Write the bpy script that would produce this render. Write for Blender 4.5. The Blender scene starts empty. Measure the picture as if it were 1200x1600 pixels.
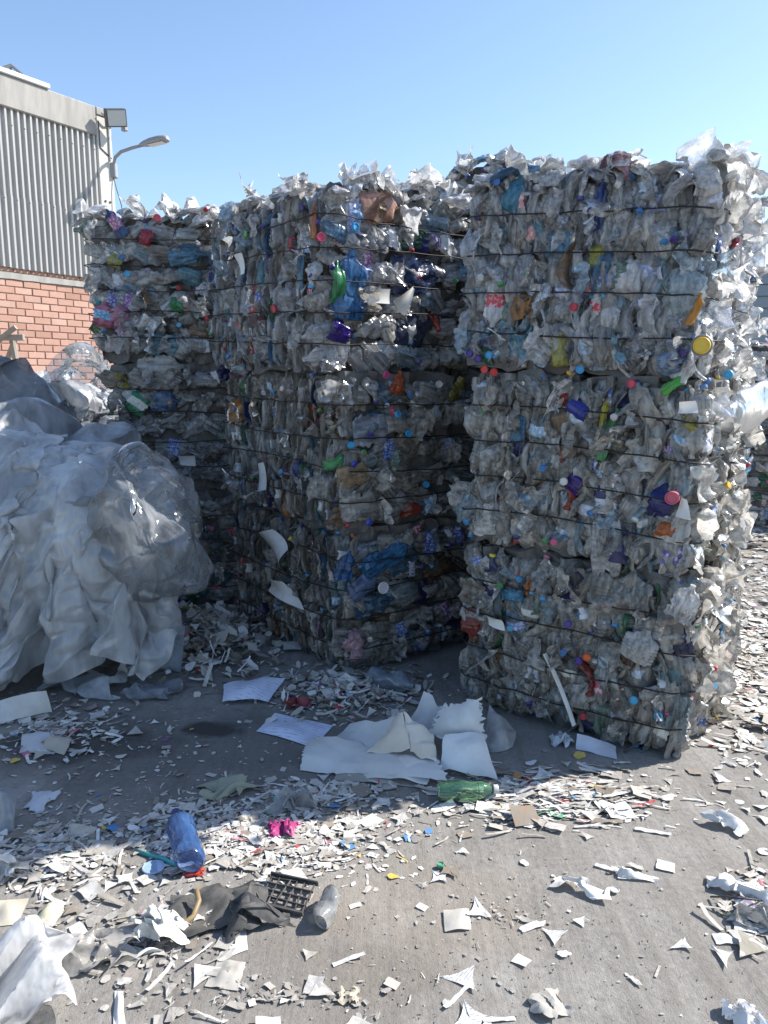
import bpy, bmesh, math, random
import numpy as np
from mathutils import Vector, Matrix

# ------------------------------------------------------------------ camera, sky, sun, exposure
SC = bpy.context.scene
COL = SC.collection
PITCH = math.atan(200 / 1200)
HCAM = 1.5
cam_d = bpy.data.cameras.new('camera')
cam_d.sensor_fit = 'HORIZONTAL'; cam_d.sensor_width = 36.0; cam_d.lens = 36.0
cam_d.clip_end = 2000
cam = bpy.data.objects.new('camera', cam_d); COL.objects.link(cam)
cam.location = (0, 0, HCAM); cam.rotation_euler = (math.pi / 2 - PITCH, 0, 0)
SC.camera = cam

SUN_EL = math.radians(41)
SUN_H = Vector((0.957, 0.29)).normalized()
to_sun = Vector((SUN_H.x * math.cos(SUN_EL), SUN_H.y * math.cos(SUN_EL), math.sin(SUN_EL)))
world = bpy.data.worlds.new('World'); SC.world = world; world.use_nodes = True
wn = world.node_tree.nodes; wl = world.node_tree.links
wn.clear()
sky = wn.new('ShaderNodeTexSky'); sky.sky_type = 'NISHITA'; sky.sun_disc = False
sky.sun_elevation = SUN_EL
sky.sun_rotation = math.atan2(SUN_H.x, SUN_H.y)
sky.air_density = 1.0; sky.dust_density = .5; sky.ozone_density = 2.2
bg = wn.new('ShaderNodeBackground'); bg.inputs['Strength'].default_value = 0.12
wo = wn.new('ShaderNodeOutputWorld')
wl.new(sky.outputs[0], bg.inputs[0]); wl.new(bg.outputs[0], wo.inputs[0])
sun_d = bpy.data.lights.new('sun', 'SUN'); sun_d.energy = 4.2; sun_d.angle = math.radians(0.53)
sun_d.color = (1.0, 0.955, 0.89)
sun = bpy.data.objects.new('sun', sun_d); COL.objects.link(sun)
sun.rotation_euler = to_sun.to_track_quat('Z', 'Y').to_euler()
sun.location = (6, 2, 8)
VS = SC.view_settings
VS.view_transform = 'Standard'; VS.look = 'None'; VS.exposure = 1.0; VS.gamma = 1.0
try: VS.use_curve_mapping = False
except Exception: pass
SC.render.engine = 'CYCLES'
cy = SC.cycles
cy.max_bounces = 8; cy.diffuse_bounces = 3; cy.glossy_bounces = 3; cy.transmission_bounces = 4
cy.transparent_max_bounces = 14; cy.caustics_reflective = False; cy.caustics_refractive = False
cy.use_denoising = True
cy.sample_clamp_indirect = 6.0

# ------------------------------------------------------------------ small helpers
R = random.Random(7)
NR = np.random.default_rng(11)

def pray(u, v):
    a = (u - 600) / 1200; b = (800 - v) / 1200
    return np.array([a, math.cos(PITCH) + b * math.sin(PITCH), -math.sin(PITCH) + b * math.cos(PITCH)])
def G(u, v, z=0.0):                      # the point of the ground plane (height z) seen there
    d = pray(u, v); t = (z - HCAM) / d[2]
    return np.array([0, 0, HCAM]) + d * t
def AT(u, v, y):                         # the point at distance y
    d = pray(u, v); return np.array([0, 0, HCAM]) + d * (y / d[1])

def ground_h(x, y):
    return (0.006 * np.sin(1.7 * x + 0.6) * np.cos(1.3 * y + 1.1) + 0.0035 * np.sin(4.1 * x + 2.2 * y) + 0.0025 * np.sin(7.7 * y - 3.1 * x + 1.0))

def mesh_of(name, v, f, smooth=False, mats=(), sharp=None):
    me = bpy.data.meshes.new(name)
    me.from_pydata([tuple(map(float, p)) for p in v], [], [tuple(map(int, q)) for q in f])
    for m in mats: me.materials.append(m)
    if smooth:
        me.polygons.foreach_set('use_smooth', [True] * len(me.polygons))
        if sharp is not None:
            try: me.set_sharp_from_angle(angle=math.radians(sharp))
            except Exception: pass
    me.update()
    return me
def link(name, me, parent=None, mat=None, M=None):
    o = bpy.data.objects.new(name, me); COL.objects.link(o)
    if parent is not None: o.parent = parent
    if M is not None: o.matrix_basis = M
    if mat is not None and me is not None and not me.materials: me.materials.append(mat)
    return o
def tag(o, label, cat=None, group=None, kind=None):
    o['label'] = label
    if cat: o['category'] = cat
    if group: o['group'] = group
    if kind: o['kind'] = kind
    return o
def empty(name, loc=(0, 0, 0), rot=(0, 0, 0)):
    o = bpy.data.objects.new(name, None); COL.objects.link(o)
    o.location = loc; o.rotation_euler = rot; o.empty_display_size = .1
    return o
def frame(xa, ya, za, loc):
    M = Matrix.Identity(4)
    for i, a in enumerate((xa, ya, za)):
        for k in range(3): M[k][i] = float(a[k])
    for k in range(3): M[k][3] = float(loc[k])
    return M
def box_vf(x0, x1, y0, y1, z0, z1):
    v = [(x0,y0,z0),(x1,y0,z0),(x1,y1,z0),(x0,y1,z0),(x0,y0,z1),(x1,y0,z1),(x1,y1,z1),(x0,y1,z1)]
    f = [(0,3,2,1),(4,5,6,7),(0,1,5,4),(1,2,6,5),(2,3,7,6),(3,0,4,7)]
    return v, f
def box_mesh(name, dims, bevel=0.0, seg=1, mat=None):
    bm = bmesh.new()
    v, f = box_vf(*dims)
    vs = [bm.verts.new(p) for p in v]
    for q in f: bm.faces.new([vs[i] for i in q])
    if bevel: bmesh.ops.bevel(bm, geom=list(bm.edges), offset=bevel, segments=seg, affect='EDGES', profile=.6)
    me = bpy.data.meshes.new(name); bm.to_mesh(me); bm.free()
    if mat: me.materials.append(mat)
    return me
def tube_vf(pts, r, n=6, closed=False):
    pts = [Vector(p) for p in pts]; N = len(pts); V = []; F = []
    rr = r if hasattr(r, '__len__') else [r] * N
    up = Vector((0.123, 0.27, 0.95))
    for i, p in enumerate(pts):
        a = pts[(i - 1) % N] if (closed or i > 0) else p
        b = pts[(i + 1) % N] if (closed or i < N - 1) else p
        t = (b - a); t = t.normalized() if t.length > 1e-9 else Vector((0, 0, 1))
        s = t.cross(up)
        if s.length < 1e-3: s = t.cross(Vector((1, 0, 0)))
        s.normalize(); w = s.cross(t)
        for k in range(n):
            q = 2 * math.pi * k / n
            V.append(p + (s * math.cos(q) + w * math.sin(q)) * rr[i])
    for i in range(N if closed else N - 1):
        j = (i + 1) % N
        for k in range(n):
            F.append((i*n+k, i*n+(k+1) % n, j*n+(k+1) % n, j*n+k))
    if not closed:
        F.append(tuple(range(n - 1, -1, -1))); F.append(tuple((N-1)*n + k for k in range(n)))
    return V, F
def join_vf(parts):
    V = []; F = []
    for v, f in parts:
        o = len(V); V += list(v); F += [tuple(i + o for i in q) for q in f]
    return V, F
def tri(x): return 2 * np.abs(2 * (x - np.floor(x + .5))) - 1
def crumple(P, rng, amp, freq, k=6, warp=.0):
    """sharp-creased displacement, like folded film"""
    P = np.asarray(P, float); D = np.zeros_like(P)
    Q = P.copy()
    if warp:
        for _ in range(2):
            d = rng.normal(size=3); d /= np.linalg.norm(d); n = rng.normal(size=3)
            Q = Q + np.outer(np.sin(Q @ d * freq * 2.1 + rng.random() * 6), n) * warp
    for i in range(k):
        d = rng.normal(size=3); d /= np.linalg.norm(d)
        n = rng.normal(size=3); n /= np.linalg.norm(n)
        f = freq * (.55 + 1.5 * rng.random())
        D += np.outer(tri(Q @ d * f + rng.random()), n) * amp * (freq / f)
    return D
def ico(sub):
    bm = bmesh.new(); bmesh.ops.create_icosphere(bm, subdivisions=sub, radius=1.0)
    v = np.array([p.co[:] for p in bm.verts]); f = [[q.index for q in p.verts] for p in bm.faces]
    bm.free(); return v, f
ICO = {k: ico(k) for k in (2, 3, 4, 5)}
def grid_vf(nx, ny):
    u, w = np.meshgrid(np.linspace(-.5, .5, nx), np.linspace(-.5, .5, ny))
    P = np.stack([u.ravel(), w.ravel(), np.zeros(nx * ny)], 1)
    F = [(j*nx+i, j*nx+i+1, (j+1)*nx+i+1, (j+1)*nx+i) for j in range(ny-1) for i in range(nx-1)]
    return P, F

# ------------------------------------------------------------------ materials
def mat_new(name):
    m = bpy.data.materials.new(name); m.use_nodes = True
    nt = m.node_tree; nt.nodes.clear()
    out = nt.nodes.new('ShaderNodeOutputMaterial')
    return m, nt, nt.nodes, nt.links, out
def node(nt, t, **kw):
    n = nt.nodes.new(t)
    for k, v in kw.items():
        if k in n.inputs: n.inputs[k].default_value = v
        else: setattr(n, k, v)
    return n
def noise(nt, scale, detail=4, rough=.6, coord=None, out='Fac'):
    n = nt.nodes.new('ShaderNodeTexNoise'); n.inputs['Scale'].default_value = scale
    n.inputs['Detail'].default_value = detail; n.inputs['Roughness'].default_value = rough
    if coord is not None: nt.links.new(coord, n.inputs['Vector'])
    return n.outputs[out]
def ramp(nt, fac, stops):
    n = nt.nodes.new('ShaderNodeValToRGB'); e = n.color_ramp.elements
    while len(e) < len(stops): e.new(.5)
    for i, (p, c) in enumerate(stops):
        e[i].position = p; e[i].color = (*c, 1) if len(c) == 3 else c
    nt.links.new(fac, n.inputs[0]); return n.outputs[0]
def mixc(nt, fac, a, b, mode='MIX'):
    n = nt.nodes.new('ShaderNodeMix'); n.data_type = 'RGBA'; n.blend_type = mode
    for s, v in ((n.inputs[0], fac), (n.inputs[6], a), (n.inputs[7], b)):
        if hasattr(v, 'links'): nt.links.new(v, s)
        elif isinstance(v, (int, float)): s.default_value = v
        else: s.default_value = (*v, 1)
    return n.outputs[2]
def mapr(nt, val, a, b, c, d):
    n = nt.nodes.new('ShaderNodeMapRange'); nt.links.new(val, n.inputs[0])
    for i, x in enumerate((a, b, c, d)): n.inputs[i + 1].default_value = x
    return n.outputs[0]
def math_n(nt, op, a, b=None, clamp=False):
    n = nt.nodes.new('ShaderNodeMath'); n.operation = op; n.use_clamp = clamp
    for i, v in enumerate((a, b)):
        if v is None: continue
        if hasattr(v, 'links'): nt.links.new(v, n.inputs[i])
        else: n.inputs[i].default_value = v
    return n.outputs[0]
def bump(nt, h, strength, dist, normal=None):
    n = nt.nodes.new('ShaderNodeBump'); n.inputs['Strength'].default_value = strength
    n.inputs['Distance'].default_value = dist; nt.links.new(h, n.inputs['Height'])
    if normal is not None: nt.links.new(normal, n.inputs['Normal'])
    return n.outputs[0]

def plastic_film(name, color=None, opacity=None, trans=.45, gloss=.18, rough=.22, dirt=.35, rscale=28, rstr=.5, rdist=.01, stretch=(45, 45, 7), sfac=.5, dirtcol=(.20, .17, .13), edge=.35):
    """thin sheet plastic: scatters, lets light through, glossy, creased; colour and opacity from the object's own colour unless given"""
    m, nt, N, L, out = mat_new(name)
    tc = N.new('ShaderNodeTexCoord'); oi = N.new('ShaderNodeObjectInfo')
    base = oi.outputs['Color']
    if color is not None:
        c = N.new('ShaderNodeRGB'); c.outputs[0].default_value = (*color, 1); base = c.outputs[0]
    off = N.new('ShaderNodeVectorMath'); off.operation = 'ADD'
    sc = N.new('ShaderNodeVectorMath'); sc.operation = 'SCALE'; L.new(oi.outputs['Location'], sc.inputs[0]); sc.inputs['Scale'].default_value = 3.7
    L.new(tc.outputs['Object'], off.inputs[0]); L.new(sc.outputs[0], off.inputs[1]); co = off.outputs[0]
    mp = N.new('ShaderNodeMapping'); mp.inputs['Scale'].default_value = stretch; L.new(co, mp.inputs[0])
    streak = noise(nt, 1.0, 3, .6, mp.outputs[0])
    rg = N.new('ShaderNodeTexNoise'); rg.noise_type = 'RIDGED_MULTIFRACTAL'; rg.inputs['Scale'].default_value = rscale; rg.inputs['Detail'].default_value = 2.5; L.new(co, rg.inputs['Vector'])
    dn = mapr(nt, noise(nt, 16, 4, .65, co), .42, .75, 0, dirt)
    bc = mixc(nt, dn, base, dirtcol)
    lift = mapr(nt, streak, .35, .65, 1 - .45 * sfac, 1 + .30 * sfac)
    vm = N.new('ShaderNodeVectorMath'); vm.operation = 'SCALE'; L.new(bc, vm.inputs[0]); L.new(lift, vm.inputs['Scale']); bc = vm.outputs[0]
    nb = bump(nt, math_n(nt, 'ADD', rg.outputs['Fac'], streak), rstr, rdist)
    d = N.new('ShaderNodeBsdfDiffuse'); L.new(bc, d.inputs[0]); L.new(nb, d.inputs['Normal'])
    t = N.new('ShaderNodeBsdfTranslucent'); L.new(bc, t.inputs[0]); L.new(nb, t.inputs['Normal'])
    m1 = N.new('ShaderNodeMixShader'); m1.inputs[0].default_value = trans; L.new(d.outputs[0], m1.inputs[1]); L.new(t.outputs[0], m1.inputs[2])
    tp = N.new('ShaderNodeBsdfTransparent')
    tint = mixc(nt, .5, (1, 1, 1), base); L.new(tint, tp.inputs[0])
    lw = N.new('ShaderNodeLayerWeight'); lw.inputs[0].default_value = .35; L.new(nb, lw.inputs['Normal'])
    ed = math_n(nt, 'MULTIPLY', lw.outputs['Facing'], edge)
    ed = math_n(nt, 'ADD', ed, mapr(nt, streak, .35, .65, -.45 * sfac, .35 * sfac))
    ed = math_n(nt, 'ADD', ed, dn)
    if opacity is None: op = math_n(nt, 'ADD', oi.outputs['Alpha'], ed, True)
    else: op = math_n(nt, 'ADD', ed, opacity, True)
    m2 = N.new('ShaderNodeMixShader'); L.new(op, m2.inputs[0]); L.new(tp.outputs[0], m2.inputs[1]); L.new(m1.outputs[0], m2.inputs[2])
    g = N.new('ShaderNodeBsdfGlossy'); g.inputs['Roughness'].default_value = rough; L.new(nb, g.inputs['Normal'])
    fr = N.new('ShaderNodeFresnel'); fr.inputs[0].default_value = 1.45; L.new(nb, fr.inputs['Normal'])
    gf = math_n(nt, 'MULTIPLY', math_n(nt, 'ADD', fr.outputs[0], .02), gloss / .18 * .8, True)
    m3 = N.new('ShaderNodeMixShader'); L.new(gf, m3.inputs[0]); L.new(m2.outputs[0], m3.inputs[1]); L.new(g.outputs[0], m3.inputs[2])
    L.new(m3.outputs[0], out.inputs[0])
    return m

def solid(name, color=None, rough=.6, spec=.3, var=.25, nscale=14, bscale=80, bstr=.25, bdist=.004, attr=None, transl=0.0, prints=False, vstreak=False, dirt=(.3, .26, .2), metallic=0.0):
    """opaque material; colour from the object (or a colour attribute) unless given, with dirt and fine relief"""
    m, nt, N, L, out = mat_new(name)
    tc = N.new('ShaderNodeTexCoord'); oi = N.new('ShaderNodeObjectInfo')
    if color is not None:
        c = N.new('ShaderNodeRGB'); c.outputs[0].default_value = (*color, 1); base = c.outputs[0]
    elif attr:
        a = N.new('ShaderNodeAttribute'); a.attribute_name = attr; base = a.outputs['Color']
    else: base = oi.outputs['Color']
    off = N.new('ShaderNodeVectorMath'); off.operation = 'ADD'
    sc = N.new('ShaderNodeVectorMath'); sc.operation = 'SCALE'; L.new(oi.outputs['Location'], sc.inputs[0]); sc.inputs['Scale'].default_value = 3.1
    L.new(tc.outputs['Object'], off.inputs[0]); L.new(sc.outputs[0], off.inputs[1]); co = off.outputs[0]
    cs = co
    if vstreak:
        mp = N.new('ShaderNodeMapping'); mp.inputs['Scale'].default_value = (2.2, 2.2, .35); L.new(co, mp.inputs[0]); cs = mp.outputs[0]
    bc = mixc(nt, mapr(nt, noise(nt, nscale, 6, .65, cs), .4, .8, 0, var), base, dirt)
    if prints:      # some pieces carry lines of print or a printed patch
        w = N.new('ShaderNodeTexWave'); w.wave_type = 'BANDS'; w.bands_direction = 'Y'; w.inputs['Scale'].default_value = 4.5; w.inputs['Distortion'].default_value = .3; L.new(tc.outputs['Object'], w.inputs[0])
        ln = math_n(nt, 'MULTIPLY', mapr(nt, w.outputs['Fac'], .7, .85, 0, 1), mapr(nt, noise(nt, 9, 2, .5, tc.outputs['Object']), .45, .55, 0, .65))
        bc = mixc(nt, math_n(nt, 'MULTIPLY', ln, mapr(nt, oi.outputs['Random'], .70, .71, 0, 1)), bc, (.16, .17, .20))
        pc = ramp(nt, oi.outputs['Random'], [(0, (.10, .20, .42)), (.04, (.45, .10, .09)), (.08, (.16, .34, .22)), (.12, (.5, .38, .12))])
        pt = math_n(nt, 'MULTIPLY', mapr(nt, noise(nt, 2.2, 1, .5, co), .5, .53, 0, .75), mapr(nt, oi.outputs['Random'], .13, .14, 1, 0))
        bc = mixc(nt, pt, bc, pc)
    p = N.new('ShaderNodeBsdfPrincipled'); L.new(bc, p.inputs['Base Color'])
    p.inputs['Roughness'].default_value = rough; p.inputs['Specular IOR Level'].default_value = spec; p.inputs['Metallic'].default_value = metallic
    L.new(bump(nt, noise(nt, bscale, 4, .6, co), bstr, bdist), p.inputs['Normal'])
    sh = p.outputs[0]
    if transl:
        t = N.new('ShaderNodeBsdfTranslucent'); L.new(bc, t.inputs[0])
        mx = N.new('ShaderNodeMixShader'); mx.inputs[0].default_value = transl; L.new(sh, mx.inputs[1]); L.new(t.outputs[0], mx.inputs[2]); sh = mx.outputs[0]
    L.new(sh, out.inputs[0])
    return m

M_PET = plastic_film('crushed_clear_plastic', sfac=.62, rstr=.42)
M_LABEL = None
M_FILM = plastic_film('milky_plastic_film', color=(.88, .90, .92), opacity=.54, trans=.45, gloss=.24, rough=.22, dirt=.08, rscale=5.0, rstr=.45, rdist=.025, stretch=(7, 7, 2.2), sfac=.35, edge=.4)
M_FILM_CLEAR = plastic_film('clear_plastic_film', color=(.82, .86, .90), opacity=.12, trans=.4, gloss=.24, rough=.12, dirt=.06, rscale=4.5, rstr=.6, rdist=.03, stretch=(9, 9, 3), sfac=.25, edge=.45)
M_FILM_GREY = plastic_film('grey_plastic_film', opacity=.62, trans=.4, gloss=.18, rough=.28, dirt=.18, rscale=5, rstr=.6, rdist=.03, stretch=(9, 9, 4), sfac=.4)
M_BOTTLE = plastic_film('clear_bottle_plastic', dirt=.15, sfac=.25, gloss=.3, rough=.1, rscale=12, rstr=.25, edge=.45)
M_CAP = solid('bottle_cap_plastic', rough=.42, spec=.4, var=.35, nscale=60, bscale=200, bstr=.1)
M_SOLIDP = solid('opaque_plastic', rough=.45, spec=.4, var=.3, nscale=20, bscale=50, bstr=.3, transl=.12)
M_PAPER = solid('paper', rough=.85, spec=.15, var=.65, nscale=5, prints=False, bscale=60, bstr=.25, transl=.12, dirt=(.33, .29, .23))
M_SCRAP = solid('scrap_paper', rough=.85, spec=.15, var=.8, nscale=2.4, bscale=9, bstr=.3, transl=.1, dirt=(.30, .27, .22), prints=True)
M_SHEET = solid('poster_sheet', rough=.7, spec=.25, var=.55, nscale=4.5, bscale=7, bstr=.35, bdist=.012, transl=.12, dirt=(.36, .32, .26))
M_PAPER_A = solid('small_paper', rough=.85, spec=.15, var=.35, nscale=9, bscale=60, bstr=.2, attr='Col', dirt=(.33, .29, .23))
M_WIRE = solid('baling_wire', color=(.018, .017, .018), rough=.55, spec=.3, var=.5, nscale=30, dirt=(.06, .04, .03))
M_CORE = solid('pressed_plastic_core', color=(.16, .155, .15), rough=.6, spec=.25, var=.8, nscale=22, bscale=30, bstr=.6, bdist=.01, dirt=(.05, .045, .04))
M_DUSTBLACK = solid('dusty_black_plastic', color=(.05, .05, .05), rough=.6, spec=.3, var=.9, nscale=9, bscale=40, bstr=.4, dirt=(.20, .19, .17))
M_BLACK = solid('black_plastic', color=(.022, .022, .024), rough=.5, spec=.35, var=.55, nscale=12, bscale=40, bstr=.4, dirt=(.22, .20, .17))

def label_mat():
    m, nt, N, L, out = mat_new('bottle_label')
    oi = N.new('ShaderNodeObjectInfo')
    c = ramp(nt, oi.outputs['Random'], [(0, (.55, .56, .6)), (.3, (.05, .12, .4)), (.45, (.5, .05, .06)), (.58, (.6, .6, .6)), (.8, (.08, .28, .5)), (1, (.6, .58, .5))])
    tc = N.new('ShaderNodeTexCoord')
    n = mapr(nt, noise(nt, 70, 2, .5, tc.outputs['Object']), .5, .58, 0, .55)
    c2 = mixc(nt, n, c, (.7, .7, .7))
    p = N.new('ShaderNodeBsdfPrincipled'); L.new(c2, p.inputs['Base Color']); p.inputs['Roughness'].default_value = .4
    L.new(p.outputs[0], out.inputs[0]); return m
M_LABEL = label_mat()

# ------------------------------------------------------------------ ground
def ground_material():
    m, nt, N, L, out = mat_new('dusty_concrete')
    tc = N.new('ShaderNodeTexCoord'); co = tc.outputs['Object']
    n1 = noise(nt, .55, 6, .6, co); n2 = noise(nt, 3.2, 8, .68, co); n3 = noise(nt, 45, 6, .7, co); n4 = noise(nt, 260, 3, .7, co)
    c = ramp(nt, n2, [(.28, (.20, .188, .172)), (.5, (.275, .26, .24)), (.72, (.355, .34, .315))])
    c = mixc(nt, mapr(nt, n1, .42, .62, 0, .8), c, (.225, .208, .185))
    c = mixc(nt, mapr(nt, n3, .52, .72, 0, .5), c, (.40, .375, .335))
    c = mixc(nt, mapr(nt, n3, .30, .46, .55, 0), c, (.12, .108, .095))
    c = mixc(nt, mapr(nt, n4, .6, .75, 0, .45), c, (.47, .44, .40))
    # faint tyre tracks, running away from the viewer
    mp = N.new('ShaderNodeMapping'); mp.inputs['Scale'].default_value = (9, .55, 1); mp.inputs['Rotation'].default_value = (0, 0, math.radians(14)); L.new(co, mp.inputs[0])
    tr = noise(nt, 1.6, 4, .6, mp.outputs[0]); c = mixc(nt, mapr(nt, tr, .48, .68, 0, .5), c, (.17, .155, .135))
    # old oil and damp stains with their own outlines
    def stain(px, r, dark, col, nsc):
        nonlocal c
        p = N.new('ShaderNodeVectorMath'); p.operation = 'SUBTRACT'; L.new(co, p.inputs[0]); p.inputs[1].default_value = px
        s = N.new('ShaderNodeVectorMath'); s.operation = 'MULTIPLY'; L.new(p.outputs[0], s.inputs[0]); s.inputs[1].default_value = (1 / r[0], 1 / r[1], 0)
        ln = N.new('ShaderNodeVectorMath'); ln.operation = 'LENGTH'; L.new(s.outputs[0], ln.inputs[0])
        q = math_n(nt, 'ADD', ln.outputs['Value'], math_n(nt, 'MULTIPLY', math_n(nt, 'SUBTRACT', noise(nt, nsc, 5, .6, co), .5), 1.5))
        c = mixc(nt, mapr(nt, q, .55, 1.05, dark, 0), c, col)
    stain(tuple(G(333, 1138)), (.15, .10), .9, (.03, .028, .026), 9)
    stain(tuple(G(120, 1165)), (.42, .2), .75, (.055, .05, .046), 6)
    stain(tuple(G(300, 1170)), (.9, .45), .5, (.10, .093, .086), 4)
    stain(tuple(G(640, 1420)), (.45, .3), .35, (.29, .24, .185), 5)
    stain(tuple(G(480, 1520)), (.5, .25), .35, (.14, .12, .10), 5)
    p = N.new('ShaderNodeBsdfPrincipled'); L.new(c, p.inputs['Base Color']); p.inputs['Roughness'].default_value = .92; p.inputs['Specular IOR Level'].default_value = .15
    h = math_n(nt, 'ADD', math_n(nt, 'MULTIPLY', n3, .6), math_n(nt, 'ADD', math_n(nt, 'MULTIPLY', n4, .25), math_n(nt, 'MULTIPLY', n2, 1.4)))
    h = math_n(nt, 'ADD', h, math_n(nt, 'MULTIPLY', tr, .8))
    L.new(bump(nt, h, .65, .012), p.inputs['Normal'])
    L.new(p.outputs[0], out.inputs[0]); return m
def build_ground():
    s = np.linspace(-1, 1, 181); xs = np.sinh(s * 5.2) / np.sinh(5.2) * 400
    X, Y = np.meshgrid(xs, xs + 2.5); P = np.stack([X.ravel(), Y.ravel(), ground_h(X, Y).ravel()], 1)
    n = 181; F = [(j*n+i, j*n+i+1, (j+1)*n+i+1, (j+1)*n+i) for j in range(n-1) for i in range(n-1)]
    o = link('ground', mesh_of('ground', P, F, True), mat=ground_material())
    tag(o, 'dusty concrete yard floor with tyre marks and stains', kind='structure')
build_ground()

# ------------------------------------------------------------------ draped film sheets (settled with a short cloth simulation)
def blob(c, r, sub, rng, amp, freq, k=8, warp=.0, floor=None):
    v, f = ICO[sub]; P = v * np.array(r) + 0
    P = P + crumple(P, rng, amp, freq, k, warp)
    P = P + np.array(c)
    if floor is not None: P[:, 2] = np.maximum(P[:, 2], floor + .01 * rng.random(len(P)))
    return P, f

heap_lumps = [((-1.98, 4.02, .62), (.62, .5, .62)), ((-1.45, 3.90, .74), (.30, .32, .38)), ((-2.6, 4.1, .60), (.6, .55, .66)),
              ((-2.15, 4.35, .95), (.5, .45, .45)), ((-1.55, 4.25, .85), (.35, .35, .45))]
def cloth_sheets():
    rng = np.random.default_rng(5)
    parts = []
    for c, r in heap_lumps:
        parts.append(blob(c, r, 3, rng, .03, 2.2, 5))
    V, F = join_vf([(p.tolist(), f) for p, f in parts])
    cm = mesh_of('lumps', V, F); col = link('collider', cm)
    gm = mesh_of('gfloor', [(-5, 1, 0), (1, 1, 0), (1, 7, 0), (-5, 7, 0)], [(0, 1, 2, 3)]); gcol = link('collider_floor', gm)
    for o in (col, gcol):
        o.modifiers.new('Collision', 'COLLISION'); o.collision.thickness_outer = .012; o.collision.cloth_friction = 12
    res = []
    specs = [  # centre, size x, size y, n, turn, seed
        ((-1.74, 3.82, 1.60), 1.42, 1.22, 84, .25, 1),
        ((-2.40, 3.96, 1.75), 1.5, 1.35, 70, -.1, 2),
        ((-1.50, 3.90, 1.72), .92, 1.12, 66, .15, 3),
        ((-1.95, 3.72, 1.95), 1.2, .95, 66, .5, 4),
    ]
    objs = []
    for c, sx, sy, n, rot, sd in specs:
        P, f = grid_vf(n, n); rr = np.random.default_rng(sd)
        P = P * np.array([sx, sy, 1])
        # gather the sheet in pleats first so that it settles with folds
        w = P[:, 0] + .10 * np.sin(P[:, 1] * 4 + sd)
        P[:, 2] += .11 * tri(w * 2.6 + .4 * P[:, 1] + rr.random()) + .07 * np.sin(P[:, 1] * 8 + 3 * P[:, 0]) + .04 * tri(P[:, 1] * 4.1 - P[:, 0] * 1.7) + .010 * rr.random(len(P))
        cr, sr = math.cos(rot), math.sin(rot)
        P = np.stack([P[:, 0] * cr - P[:, 1] * sr, P[:, 0] * sr + P[:, 1] * cr, P[:, 2]], 1) + np.array(c)
        me = mesh_of('sheet', P, f, True); o = link('cloth', me); objs.append(o)
        md = o.modifiers.new('Cloth', 'CLOTH'); st = md.settings
        st.quality = 4; st.mass = .08; st.bending_stiffness = .04; st.tension_stiffness = 9; st.compression_stiffness = 9; st.shear_stiffness = 5; st.air_damping = 1.5
        md.collision_settings.distance_min = .012; md.collision_settings.collision_quality = 2
    for f in range(1, 48): SC.frame_set(f)
    dg = bpy.context.evaluated_depsgraph_get()
    for o in objs:
        me = bpy.data.meshes.new_from_object(o.evaluated_get(dg))
        v = np.zeros(len(me.vertices) * 3); me.vertices.foreach_get('co', v)
        res.append((v.reshape(-1, 3), [tuple(p.vertices) for p in me.polygons]))
    for o in objs + [col, gcol]:
        bpy.data.objects.remove(o, do_unlink=True)
    SC.frame_set(1)
    return res
SHEETS = cloth_sheets()

def build_film_heap():
    rng = np.random.default_rng(21)
    names = ['large milky plastic sheet draped over the front of the film heap', 'milky plastic sheet at the left edge draped on the film heap', 'milky plastic sheet hanging on the right flank of the film heap', 'uppermost milky plastic sheet thrown across the film heap']
    for (P, F), lb in zip(SHEETS, names):
        P = P + crumple(P, rng, .006, 5, 5)
        o = link('plastic_sheet', mesh_of('plastic_sheet', P, F, True), mat=M_FILM)
        sm = o.modifiers.new('Subdivision', 'SUBSURF'); sm.levels = 1; sm.render_levels = 1
        tag(o, lb, 'plastic sheet', 'draped sheets on the film heap')
    lbs = ['big rolled up wad of milky film in the middle of the heap', 'bulging wad of film at the right of the heap', 'wad of film at the left edge of the heap', 'upper wad of film on the back of the heap', 'wad of film between the heap and the bales']
    for (c, r), lb in zip(heap_lumps, lbs):
        P, F = blob(c, [q * .9 for q in r], 4, rng, .05, 2.6, 10, .03, 0.02)
        o = link('film_bundle', mesh_of('film_bundle', P, F, True, sharp=50), mat=M_FILM_GREY)
        o.color = (.58, .62, .67, 1)
        tag(o, lb, 'film bundle', 'wads of film in the heap')
    # clear bag bulging out towards the bales
    P, F = blob((-1.15, 3.66, .84), (.25, .25, .36), 5, rng, .05, 2.2, 9, .03)
    P = P + crumple(P, rng, .010, 6, 8, .02)
    o = link('clear_bag', mesh_of('clear_bag', P, F, True, sharp=50), mat=M_FILM_CLEAR)
    tag(o, 'clear see-through plastic bag bulging from the heap towards the bales', 'plastic bag')
build_film_heap()

def crumpled_sheet(sx, sy, n, seed, h, freq=3.0, k=7, squash=.85):
    rng = np.random.default_rng(seed)
    P, F = grid_vf(n, max(6, int(n * sy / sx))); P = P * np.array([sx * squash, sy * squash, 1])
    # ragged outline
    e = 1 + .10 * np.sin(np.arctan2(P[:, 1], P[:, 0]) * 5 + rng.random() * 6) + .05 * np.sin(np.arctan2(P[:, 1], P[:, 0]) * 11)
    P[:, :2] *= e[:, None]
    D = crumple(P / max(sx, sy), rng, h, freq, k, .04)
    P = P + D * np.array([.6, .6, 1]); P[:, 2] -= P[:, 2].min()
    return P, F
def on_ground(o, u, v, rot=0.0, dz=.004, tilt=(0, 0)):
    g = G(u, v); o.location = (g[0], g[1], float(ground_h(g[0], g[1])) + dz)
    o.rotation_euler = (tilt[0], tilt[1], rot)
    return o

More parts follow.
